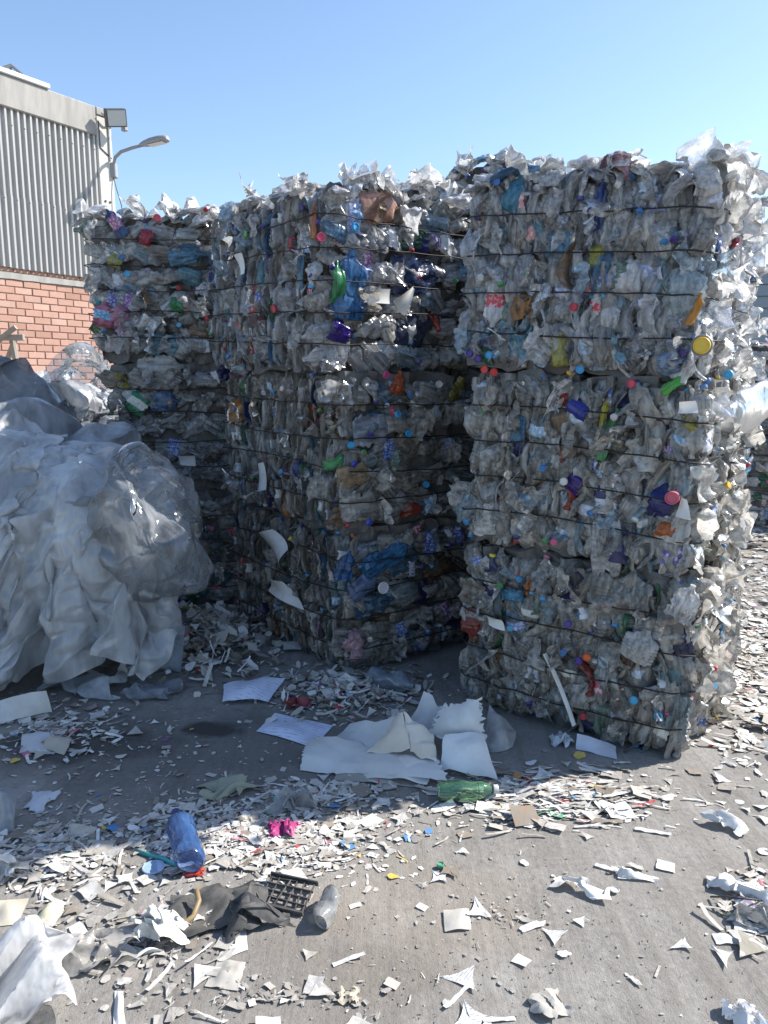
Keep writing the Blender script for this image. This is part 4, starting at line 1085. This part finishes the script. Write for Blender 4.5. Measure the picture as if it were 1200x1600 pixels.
for q in ((866, 1462, 'star3', .095, .2), (909, 1441, 'tri', .05, .5), (1065, 1477, 'star3', .085, 1.2), (1128, 1494, 'star3', .10, 2.2), (750, 1421, 'star3', .13, -.6), (832, 1447, 'torn', .10, .4), (724, 1528, 'star3', .12, .9),
          (716, 1555, 'strip', .12, .8), (735, 1592, 'star4', .12, .3), (517, 1331, 'star3', .10, .1), (686, 1369, 'star4', .09, .6), (955, 1360, 'strip', .11, -.5), (1040, 1355, 'rect', .06, -.4), (660, 1415, 'rect', .035, -.6), (1005, 1276, 'star3', .06, .4), (1020, 1300, 'strip', .13, -.3),
          (880, 1490, 'torn', .05, .1), (545, 1500, 'strip', .10, .4), (815, 1500, 'rect', .045, -.7), (1128, 1253, 'star3', .05, .3), (600, 1254, 'rect', .05, .1), (780, 1590, 'strip', .09, .1), (120, 1330, 'star3', .12, .4), (60, 1300, 'torn', .10, .4)):
    offcut(*q, i=int(q[0]))

def sheet(name, label, cat, corners, bulge=(0, 0, .05), color=(.7, .7, .68, 1), n=16, mat=None, crum=.004, seed=0, ragged=.0, group=None, twist=0.0):
    rng = np.random.default_rng(seed); C = [np.array(c, float) for c in corners]; B = np.array(bulge, float); V = []
    for j in range(n):
        for i in range(n):
            s, t = i / (n-1), j / (n-1)
            q = C[0]*(1-s)*(1-t) + C[1]*s*(1-t) + C[2]*s*t + C[3]*(1-s)*t
            q = q + B * (4*s*(1-s)) * (.35 + .65 * 4*t*(1-t)) + np.array([0, 0, twist]) * math.sin(s * 6.28) * t
            V.append(q)
    V = np.array(V)
    if ragged:
        e = rng.normal(size=(n*n, 3)) * ragged
        m = np.array([(i in (0, n-1) or j in (0, n-1)) for j in range(n) for i in range(n)])[:, None]; V = V + e * m * np.array([1, 1, .2])
    ln = max(np.ptp(V[:, 0]), np.ptp(V[:, 1]), .05)
    V = V + crumple(V, rng, crum, 1.6 / ln, 6) * np.array([.5, .5, 1])
    gz = ground_h(V[:, 0], V[:, 1]) + .003; V[:, 2] = np.maximum(V[:, 2], gz)
    F = [(j*n+i, j*n+i+1, (j+1)*n+i+1, (j+1)*n+i) for j in range(n-1) for i in range(n-1)]
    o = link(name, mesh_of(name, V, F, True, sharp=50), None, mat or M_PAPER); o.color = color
    tag(o, label, cat, group); return o
def g3(u, v, z=0.0, dz=0.0):
    p = G(u, v, z); return (p[0], p[1], z + dz)

def printed_material():
    m, nt, N, L, out = mat_new('printed_paper')
    tc = N.new('ShaderNodeTexCoord'); oi = N.new('ShaderNodeObjectInfo')
    mp = N.new('ShaderNodeMapping'); mp.inputs['Rotation'].default_value = (0, 0, .35); L.new(tc.outputs['Object'], mp.inputs[0])
    w = N.new('ShaderNodeTexWave'); w.wave_type = 'BANDS'; w.bands_direction = 'Y'; w.inputs['Scale'].default_value = 16; w.inputs['Distortion'].default_value = .4; L.new(mp.outputs[0], w.inputs[0])
    f1 = mapr(nt, w.outputs['Fac'], .72, .86, 0, 1); f2 = mapr(nt, noise(nt, 26, 2, .5, mp.outputs[0]), .45, .55, 0, .4)
    c = mixc(nt, math_n(nt, 'MULTIPLY', f1, f2), oi.outputs['Color'], (.12, .14, .22))
    p = N.new('ShaderNodeBsdfPrincipled'); L.new(c, p.inputs['Base Color']); p.inputs['Roughness'].default_value = .7
    L.new(p.outputs[0], out.inputs[0]); return m
M_PRINT = printed_material()

GS = 'big curled sheets before the stacks'
# the large curled sheets
T = lambda u, v, y: tuple(AT(u, v, y))
sheet('paper_sheet', 'broad pale sheet lying lowest under the curled sheets', 'paper sheet', [g3(465, 1206), g3(700, 1226, .006), T(680, 1168, 2.86), T(483, 1155, 3.0)], (0, 0, .02), (.70, .70, .69, 1), 30, M_SHEET, 0.0180, seed=1, ragged=.004, twist=.015, group=GS)
sheet('paper_sheet', 'cream sheet arched along the front below the tent fold', 'paper sheet', [g3(541, 1211, .01), g3(668, 1227, .014), T(682, 1188, 2.82), T(590, 1178, 2.86)], (0, 0, .025), (.74, .73, .70, 1), 24, M_SHEET, 0.0090, seed=31, group=GS)
sheet('paper_sheet', 'beige sheet folded up like a tent', 'paper sheet', [T(568, 1184, 2.86), T(642, 1172, 2.83), T(630, 1111, 2.92), T(622, 1113, 2.94)], (0, -.025, .01), (.66, .61, .53, 1), 22, M_SHEET, 0.0075, seed=2, group=GS)
sheet('paper_sheet', 'beige sheet curling down beside the tent fold', 'paper sheet', [T(641, 1174, 2.83), T(683, 1194, 2.79), T(678, 1146, 2.90), T(630, 1111, 2.92)], (0, -.03, .015), (.70, .66, .59, 1), 22, M_SHEET, 0.0060, seed=3, group=GS)
sheet('paper_sheet', 'grey blue pointed sheet rising behind the tent fold', 'paper sheet', [T(626, 1155, 3.02), T(672, 1150, 2.98), T(691, 1109, 3.04), T(663, 1078, 3.10)], (0, .02, .0), (.58, .60, .63, 1), 20, M_SHEET, 0.0090, seed=4, group=GS)
sheet('paper_sheet', 'pale sheet standing up with a torn upper right corner', 'paper sheet', [T(668, 1144, 2.95), T(758, 1158, 2.90), T(746, 1088, 3.0), T(693, 1109, 3.0)], (0, -.04, .02), (.70, .71, .70, 1), 24, M_SHEET, 0.0120, seed=5, ragged=.008, group=GS)
sheet('paper_sheet', 'white sheet arched at the front right of the curled sheets', 'paper sheet', [T(684, 1206, 2.77), g3(778, 1218, .012), T(755, 1150, 2.88), T(697, 1147, 2.88)], (0, -.01, .03), (.80, .81, .81, 1), 24, M_SHEET, 0.0075, seed=6, group=GS)
sheet('paper_sheet', 'thin grey sheet lying behind on the left of the tent fold', 'paper sheet', [T(517, 1160, 2.98), T(573, 1184, 2.88), T(625, 1112, 2.97), T(545, 1130, 3.1)], (0, -.02, -.01), (.56, .58, .60, 1), 22, M_SHEET, 0.0120, seed=7, group=GS)
sheet('cardboard', 'grey cardboard edge under the broad pale sheet', 'cardboard', [g3(520, 1218), g3(655, 1232), g3(665, 1205, .015), g3(530, 1200, .015)], (0, 0, .01), (.38, .36, .33, 1), 12, seed=8)
sheet('plastic_wrap', 'crumpled grey wrap right of the curled sheets', 'plastic wrap', [g3(758, 1180), g3(800, 1170), tuple(AT(806, 1140, 3.05)), tuple(AT(762, 1104, 3.1))], (0, -.03, .02), (.55, .56, .57, 1), 16, seed=9, crum=.012, mat=M_FILM_GREY)
# printed sheets in the shade
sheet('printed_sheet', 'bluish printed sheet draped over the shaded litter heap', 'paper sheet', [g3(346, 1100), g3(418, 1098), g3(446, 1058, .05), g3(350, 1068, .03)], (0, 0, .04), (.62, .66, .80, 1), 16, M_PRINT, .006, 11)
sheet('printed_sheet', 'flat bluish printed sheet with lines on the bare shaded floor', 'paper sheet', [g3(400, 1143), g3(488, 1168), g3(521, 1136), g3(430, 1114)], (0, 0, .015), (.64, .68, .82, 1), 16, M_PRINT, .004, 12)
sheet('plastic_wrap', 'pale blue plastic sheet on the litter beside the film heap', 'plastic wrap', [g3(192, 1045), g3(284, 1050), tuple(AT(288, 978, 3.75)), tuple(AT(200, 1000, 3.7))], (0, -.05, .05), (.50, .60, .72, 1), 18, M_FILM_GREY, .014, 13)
sheet('card_piece', 'white perforated card corner before the middle stack', 'card', [g3(506, 1080), g3(570, 1078), tuple(AT(562, 1070, 3.62)), tuple(AT(540, 1050, 3.6))], (0, 0, .01), (.72, .71, .68, 1), 10, None, .003, 14)
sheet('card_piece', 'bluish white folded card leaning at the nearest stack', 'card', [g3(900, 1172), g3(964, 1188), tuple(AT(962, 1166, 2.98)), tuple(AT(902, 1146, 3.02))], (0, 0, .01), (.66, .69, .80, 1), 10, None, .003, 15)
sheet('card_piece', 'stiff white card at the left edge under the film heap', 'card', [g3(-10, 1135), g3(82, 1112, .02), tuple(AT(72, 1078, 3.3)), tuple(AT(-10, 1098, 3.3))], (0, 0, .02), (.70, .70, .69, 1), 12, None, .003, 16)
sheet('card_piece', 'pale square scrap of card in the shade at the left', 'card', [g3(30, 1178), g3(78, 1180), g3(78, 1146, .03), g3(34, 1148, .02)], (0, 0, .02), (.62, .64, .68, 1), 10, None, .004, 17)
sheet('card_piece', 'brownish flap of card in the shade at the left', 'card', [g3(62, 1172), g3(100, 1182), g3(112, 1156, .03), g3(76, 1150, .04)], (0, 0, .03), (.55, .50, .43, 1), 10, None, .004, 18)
sheet('card_piece', 'cream card at the left edge in the sun', 'card', [g3(-8, 1452), g3(30, 1448), g3(46, 1408), g3(-8, 1412)], (0, 0, .02), (.66, .60, .48, 1), 10, None, .003, 19)
sheet('card_piece', 'pale yellow card lying in the sunlit litter', 'card', [g3(50, 1446), g3(82, 1452), g3(104, 1412, .02), g3(74, 1416, .01)], (0, 0, .02), (.72, .68, .48, 1), 10, None, .003, 20)
sheet('card_piece', 'tan card half in the shadow at the left', 'card', [g3(100, 1312), g3(138, 1316), g3(152, 1292, .02), g3(108, 1288, .015)], (0, 0, .01), (.62, .57, .47, 1), 10, None, .003, 21)
sheet('paper_sheet', 'grey film sheet in the shade at the left edge', 'plastic wrap', [g3(-10, 1310), g3(24, 1300), g3(32, 1238, .06), g3(-10, 1228, .08)], (0, 0, .05), (.52, .55, .58, 1), 14, M_FILM_GREY, .012, 22)
sheet('paper_sheet', 'bluish sheet with torn right edge in the shade at the left', 'paper sheet', [g3(36, 1266), g3(62, 1272), g3(94, 1238, .02), g3(52, 1240, .02)], (0, 0, .02), (.60, .64, .72, 1), 12, None, .006, 23, ragged=.008)
sheet('corrugated_card', 'grey square of corrugated card on the bare ground', 'cardboard', [g3(695, 1455), g3(736, 1452), g3(732, 1420), g3(692, 1422)], (0, 0, .008), (.55, .53, .48, 1), 10, None, .002, 25)
sheet('card_piece', 'white parallelogram of card near the right edge', 'card', [g3(1120, 1476), g3(1155, 1476), g3(1144, 1460), g3(1112, 1460)], (0, 0, .01), (.80, .80, .79, 1), 8, None, .002, 26)
sheet('card_piece', 'upright white folded card beside the black sheet', 'card', [g3(355, 1500), g3(388, 1486), tuple(AT(386, 1474, 1.93)), tuple(AT(358, 1458, 1.95))], (0, 0, .0), (.78, .78, .77, 1), 8, None, .003, 27)
sheet('paper_sheet', 'dusty grey paper square at the lower middle', 'paper sheet', [g3(320, 1545), g3(372, 1552), g3(384, 1506), g3(342, 1500)], (0, 0, .012), (.47, .45, .41, 1), 12, None, .004, 28)
sheet('paper_sheet', 'white strip of paper standing at the lower edge', 'paper sheet', [g3(176, 1612), g3(196, 1612), g3(192, 1552), g3(180, 1552)], (0, 0, .02), (.80, .80, .80, 1), 10, None, .002, 29)
sheet('paper_sheet', 'white curved strip of paper at the lower left', 'paper sheet', [g3(196, 1506), g3(250, 1490), g3(254, 1482, .02), g3(205, 1500, .02)], (0, 0, .02), (.80, .80, .78, 1), 10, None, .002, 30)

def crumpled(name, label, cat, u, v, sx, sy, h, color, mat=None, n=26, seed=0, rot=0.0, freq=3.0, z=.0, group=None):
    P, F = crumpled_sheet(sx, sy, n, seed, h, freq)
    P[:, 2] = .5 * P[:, 2] * np.clip(1.5 - 1.6 * np.maximum(np.abs(P[:, 0]) / sx, np.abs(P[:, 1]) / sy), .25, 1); P[:, 2] -= P[:, 2].min()
    o = link(name, mesh_of(name, P, F, True, sharp=42), None, mat or M_SOLIDP); o.color = color
    on_ground(o, u, v, rot, z); tag(o, label, cat, group); return o
crumpled('rag', 'magenta crumpled rag in the sunlit litter band', 'rag', 440, 1302, .11, .085, .022, (.38, .03, .17, 1), seed=51, n=30, freq=3.4)
crumpled('sacking', 'olive green sacking piece beside the sunlit litter band', 'sacking', 352, 1238, .19, .13, .035, (.34, .36, .28, 1), M_SHEET, 34, 73, .2, 2.4)
crumpled('plastic_piece', 'red broken plastic piece beside the blue bottle', 'plastic piece', 303, 1368, .075, .05, .012, (.62, .06, .04, 1), seed=52, n=12)
crumpled('black_bag', 'flat black plastic sheet on the sunlit ground', 'plastic sheet', 338, 1428, .27, .23, .018, (.1, .1, .1, 1), M_DUSTBLACK, 34, 53, .3, 2.2)
crumpled('black_bag', 'crumpled black bag beside the flat black sheet', 'plastic bag', 398, 1432, .11, .16, .05, (.05, .05, .05, 1), M_DUSTBLACK, 30, 54, .2, 2.6)
crumpled('clear_wrap', 'dusty clear wrap at the lower left on the ground', 'plastic wrap', 150, 1492, .26, .17, .03, (.62, .60, .56, 1), M_FILM_GREY, 36, 55, .2, 2.6)
crumpled('clear_wrap', 'big shiny clear film in the lower left corner', 'plastic wrap', 25, 1560, .30, .34, .06, (.85, .86, .87, 1), M_FILM_GREY, 44, 56, .1, 2.2)
crumpled('clear_wrap', 'clear film scrap at the left edge in the sun', 'plastic wrap', 8, 1375, .16, .14, .04, (.82, .83, .84, 1), M_FILM_GREY, 28, 57, .1, 2.6)
crumpled('clear_wrap', 'clear wrinkled film square behind the magenta rag', 'plastic wrap', 462, 1262, .14, .10, .03, (.55, .55, .53, 1), M_FILM_GREY, 26, 58, .1, 3)
crumpled('crumpled_wrapper', 'white crumpled wrapper casting a shadow at the right', 'wrapper', 1132, 1290, .13, .055, .03, (.74, .74, .72, 1), M_PAPER, 24, 59, -.5, 3.2, .01)
crumpled('crumpled_wrapper', 'long white crumpled strip on the bare concrete', 'wrapper', 912, 1392, .19, .06, .02, (.78, .77, .74, 1), M_PAPER, 28, 60, -.45, 3.2)
crumpled('crumpled_wrapper', 'white crumpled strip beside the long one', 'wrapper', 985, 1370, .16, .03, .014, (.76, .75, .72, 1), M_PAPER, 22, 61, -.5, 3.2)
crumpled('film_strip', 'white crumpled film ribbon at the right edge', 'film strip', 1165, 1400, .20, .07, .035, (.80, .80, .79, 1), M_PAPER, 30, 62, -.7, 3)
crumpled('film_strip', 'grey crumpled film at the lower right edge', 'film strip', 1190, 1440, .14, .08, .03, (.60, .60, .59, 1), M_FILM_GREY, 26, 63, -.3, 3)
crumpled('crumpled_wrapper', 'bright white wrapper in the lower right corner', 'wrapper', 1162, 1596, .07, .09, .03, (.82, .82, .82, 1), M_PAPER, 18, 64, .2, 3)
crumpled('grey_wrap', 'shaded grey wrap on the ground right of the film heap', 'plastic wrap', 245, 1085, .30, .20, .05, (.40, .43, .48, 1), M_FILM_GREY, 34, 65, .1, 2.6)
crumpled('milky_wrap', 'pale milky wrap lying below the hanging sheets', 'plastic wrap', 130, 1078, .42, .20, .07, (.74, .79, .83, 1), M_FILM_GREY, 40, 66, .1, 2.4)
crumpled('dusty_bottle_wrap', 'dusty brown flat wrapper on the bare ground', 'wrapper', 545, 1560, .06, .05, .008, (.55, .48, .38, 1), M_PAPER, 14, 67)
crumpled('dark_rag', 'dark blue rag in the shaded litter beside the film heap', 'rag', 218, 985, .22, .16, .06, (.05, .05, .13, 1), None, 26, 68)
crumpled('dark_rag', 'dark red rag in the shaded litter before the middle stack', 'rag', 465, 1105, .14, .07, .03, (.22, .03, .04, 1), None, 20, 69)
crumpled('white_tray', 'small white plastic tray at the foot of the nearest stack', 'tray', 875, 1162, .09, .07, .03, (.66, .70, .74, 1), None, 18, 70)
crumpled('paper_bundle', 'bundle of grey crumpled paper beside the flat black sheet', 'paper bundle', 245, 1470, .12, .12, .04, (.74, .74, .70, 1), M_PAPER, 24, 71, .4)
crumpled('dusty_wrap', 'dusty grey crumpled wrap at the lower edge', 'wrapper', 858, 1570, .10, .09, .009, (.52, .50, .46, 1), M_PAPER, 22, 72, .4)

def lathe(prof, n=32):
    V = []; F = []
    for r, z in prof:
        for k in range(n): V.append((r * math.cos(2*math.pi*k/n), r * math.sin(2*math.pi*k/n), z))
    for j in range(len(prof) - 1):
        for k in range(n): F.append((j*n+k, j*n+(k+1) % n, (j+1)*n+(k+1) % n, (j+1)*n+k))
    F.append(tuple(range(n-1, -1, -1))); F.append(tuple((len(prof)-1)*n+k for k in range(n)))
    return V, F
def bottle(name, label, p0, p1, L, r, color, capcol, seed, dent=.004):
    prof = [(r*.55, .008), (r*.75, 0), (r*.95, .012), (r, .03)]
    for i in range(1, 16): prof.append((r * (1 - .045 * (i % 2)), .03 + i * (L * .58) / 16))
    prof += [(r, L*.68), (r*.9, L*.76), (r*.62, L*.85), (r*.34, L*.92), (r*.28, L*.935), (r*.28, L*.97)]
    V, F = lathe(prof); V = np.array(V); V = V + crumple(V, np.random.default_rng(seed), dent, 9, 6) * np.clip((L*.9 - V[:, 2]) / .05, 0, 1)[:, None]
    a, b = G(*p0), G(*p1); d = Vector((b[0]-a[0], b[1]-a[1], 0)).normalized(); up = Vector((0, 0, 1)); s = d.cross(up)
    root = empty(name, (a[0], a[1], 0)); tag(root, label, 'bottle')
    M = frame(s, up, d, (0, 0, r + .008))
    o = link('body', mesh_of('body', V, F, True, sharp=60), root, M_BOTTLE, M); o.color = color
    if capcol:
        k = link('cap', CAP, root, None, M @ Matrix.Translation((0, 0, L*.945)) @ Matrix.Diagonal((1.1, 1.1, 1.4, 1))); k.color = (*capcol, 1)
bottle('plastic_bottle', 'large blue water bottle lying half in the sun', (300, 1372), (268, 1268), .30, .047, (.12, .28, .66, .34), (.03, .05, .2), 81)
bottle('plastic_bottle', 'green drink bottle lying before the curled sheets', (686, 1254), (770, 1250), .21, .034, (.25, .62, .34, .18), (.5, .5, .5), 82)
bottle('plastic_bottle', 'dusty clear crushed bottle right of the broken crate', (500, 1455), (524, 1395), .15, .027, (.58, .58, .56, .6), None, 83, .010)
bottle('plastic_bottle', 'dirty bluish clear bottle at the foot of the middle stack', (575, 1075), (640, 1088), .26, .05, (.36, .44, .52, .5), None, 84, .010)

def small_disc(name, label, cat, u, v, r, color, th=.006, rz=0, tilt=(0, 0)):
    V, F = lathe([(r*.94, 0), (r, .002), (r, th), (r*.93, th+.001), (r*.90, th-.002)], 30)
    o = link(name, mesh_of(name, V, F, True, sharp=40), None, M_CAP); o.color = color; on_ground(o, u, v, rz, .006, tilt); tag(o, label, cat)
small_disc('lid', 'pale blue round lid in the shadow of the blue bottle', 'lid', 240, 1363, .034, (.30, .42, .60, 1))
small_disc('lid', 'small white disc on the bare concrete', 'lid', 960, 1394, .014, (.78, .78, .76, 1), .003)
small_disc('bottle_cap', 'small green cap on the bare concrete', 'cap', 688, 1353, .011, (.08, .36, .22, 1), .009)
small_disc('bottle_cap', 'red cap in the sunlit litter row', 'cap', 826, 1225, .016, (.5, .07, .06, 1), .012)
small_disc('bottle_cap', 'orange cap in the sunlit litter row', 'cap', 808, 1220, .015, (.6, .25, .06, 1), .012)
o = link('plastic_strip', mesh_of('plastic_strip', *[x for x in join_vf([tube_vf([tuple(G(212, 1335) + np.array([0, 0, .012])), tuple(G(250, 1348) + np.array([0, 0, .018])), tuple(G(284, 1362) + np.array([0, 0, .012]))], .007, 8)])], True), None, M_SOLIDP); o.color = (.05, .36, .36, 1)
tag(o, 'teal plastic stick beside the blue bottle', 'plastic stick')
hp = [tuple(G(u, v) + np.array([0, 0, .02 + z])) for u, v, z in ((272, 1455, 0), (288, 1454, .0), (303, 1446, .01), (312, 1432, .03), (308, 1420, .04))]
o = link('hose', mesh_of('hose', *tube_vf(hp, .0075, 10), True), None, M_SOLIDP); o.color = (.34, .24, .12, 1); tag(o, 'bent brown piece of hose on the flat black sheet', 'hose')
for lb, pts, w in (('thin black strap curling at the foot of the nearest stack', [(975, 1178, .0), (1000, 1172, .03), (1030, 1160, .06), (1045, 1150, .03)], .004), ('thin bent wire in the litter at the right edge', [(1110, 1405, 0), (1135, 1420, .03), (1165, 1428, .04), (1200, 1412, 0)], .003)):
    P = [tuple(G(u, v) + np.array([0, 0, .008 + z])) for u, v, z in pts]
    o = link('strap', mesh_of('strap', *tube_vf(P, w, 6), True), None, M_BLACK); tag(o, lb, 'strap')

def broken_crate():
    c = G(448, 1402); root = empty('broken_crate', (c[0], c[1], .006), (math.radians(10), 0, math.radians(-18))); tag(root, 'broken black plastic crate grid with square openings', 'crate')
    for i in range(5): link('bar', box_mesh('bar', (-.075, .075, -.0018, .0018, 0, .009), .0006, mat=M_DUSTBLACK), root, M=Matrix.Translation((0, -.05 + i * .025, R.uniform(0, .003))) @ Matrix.Rotation(R.gauss(0, .04), 4, 'Z'))
    for i in range(6): link('cross_bar', box_mesh('cross_bar', (-.0018, .0018, -.055, .055, .001, .0085), .0006, mat=M_DUSTBLACK), root, M=Matrix.Translation((-.07 + i * .028, 0, R.uniform(0, .003))) @ Matrix.Rotation(R.gauss(0, .05), 4, 'Z'))
    for i in range(2): link('rim', box_mesh('rim', (-.078, .078, -.003, .003, 0, .017), .001, mat=M_DUSTBLACK), root, M=Matrix.Translation((0, -.058 if i else .058, -.001)))
    link('loose_slat', box_mesh('loose_slat', (-.06, .06, -.009, .009, 0, .006), .001, mat=M_DUSTBLACK), root, M=Matrix.Translation((.03, -.09, .004)) @ Matrix.Rotation(-.5, 4, 'Z'))
broken_crate()

# every single scrap gets a label of its own: look, then rank beside a landmark
LAND = [('blue water bottle', 285, 1315), ('green drink bottle', 722, 1245), ('magenta rag', 440, 1302), ('broken black crate', 448, 1402), ('flat black sheet', 338, 1428), ('olive sacking', 352, 1238),
        ('beige tent fold', 625, 1165), ('lined printed sheet', 460, 1140), ('draped printed sheet', 395, 1080), ('long crumpled strip', 912, 1392), ('shadow-casting wrapper', 1132, 1290), ('bottom right stack corner', 1065, 1190),
        ('corrugated card square', 714, 1440), ('yellow card', 78, 1432), ('cream card', 15, 1430), ('pale blue plastic sheet', 240, 1020), ('lower left film corner', 30, 1560), ('small white tray', 875, 1160), ('right edge film ribbon', 1165, 1400), ('damp dark stain', 333, 1138), ('stiff white card', 40, 1110), ('dusty paper square', 350, 1525), ('far right stack', 1190, 820)]
SHP = {'rect': 'rectangular', 'torn': 'ragged', 'star3': 'three-pointed', 'star4': 'four-pointed', 'strip': 'narrow', 'tri': 'triangular'}
ORD = ['', 'second ', 'third ', 'fourth ', 'fifth ', 'sixth ', 'seventh ', 'eighth ', 'ninth ', 'tenth ', 'eleventh ', 'twelfth ']
def label_scraps():
    G_ = {}
    for o, kd, sz, col, u, v in SCRAPS:
        lm = min(LAND, key=lambda l: (l[1] - u) ** 2 + (1.6 * (l[2] - v)) ** 2); dx, dy = u - lm[1], 1.6 * (v - lm[2])
        side = ('right of' if dx > 0 else 'left of') if abs(dx) > abs(dy) else ('before' if dy > 0 else 'behind')
        tone = 'white' if min(col) > .60 else ('cream' if min(col) > .48 else ('grey' if min(col) > .36 else 'brown'))
        size = 'small' if sz < .07 else ('larger' if sz > .10 else 'middling')
        G_.setdefault((size, tone, SHP[kd], side, lm[0]), []).append((dx * dx + dy * dy, o))
    for (a, b, c, d, e), l in G_.items():
        for i, (_, o) in enumerate(sorted(l, key=lambda t: t[0])):
            o['label'] = f"{a} {b} {c} scrap, {ORD[min(i, 11)]}nearest one {d} the {e}"
label_scraps()
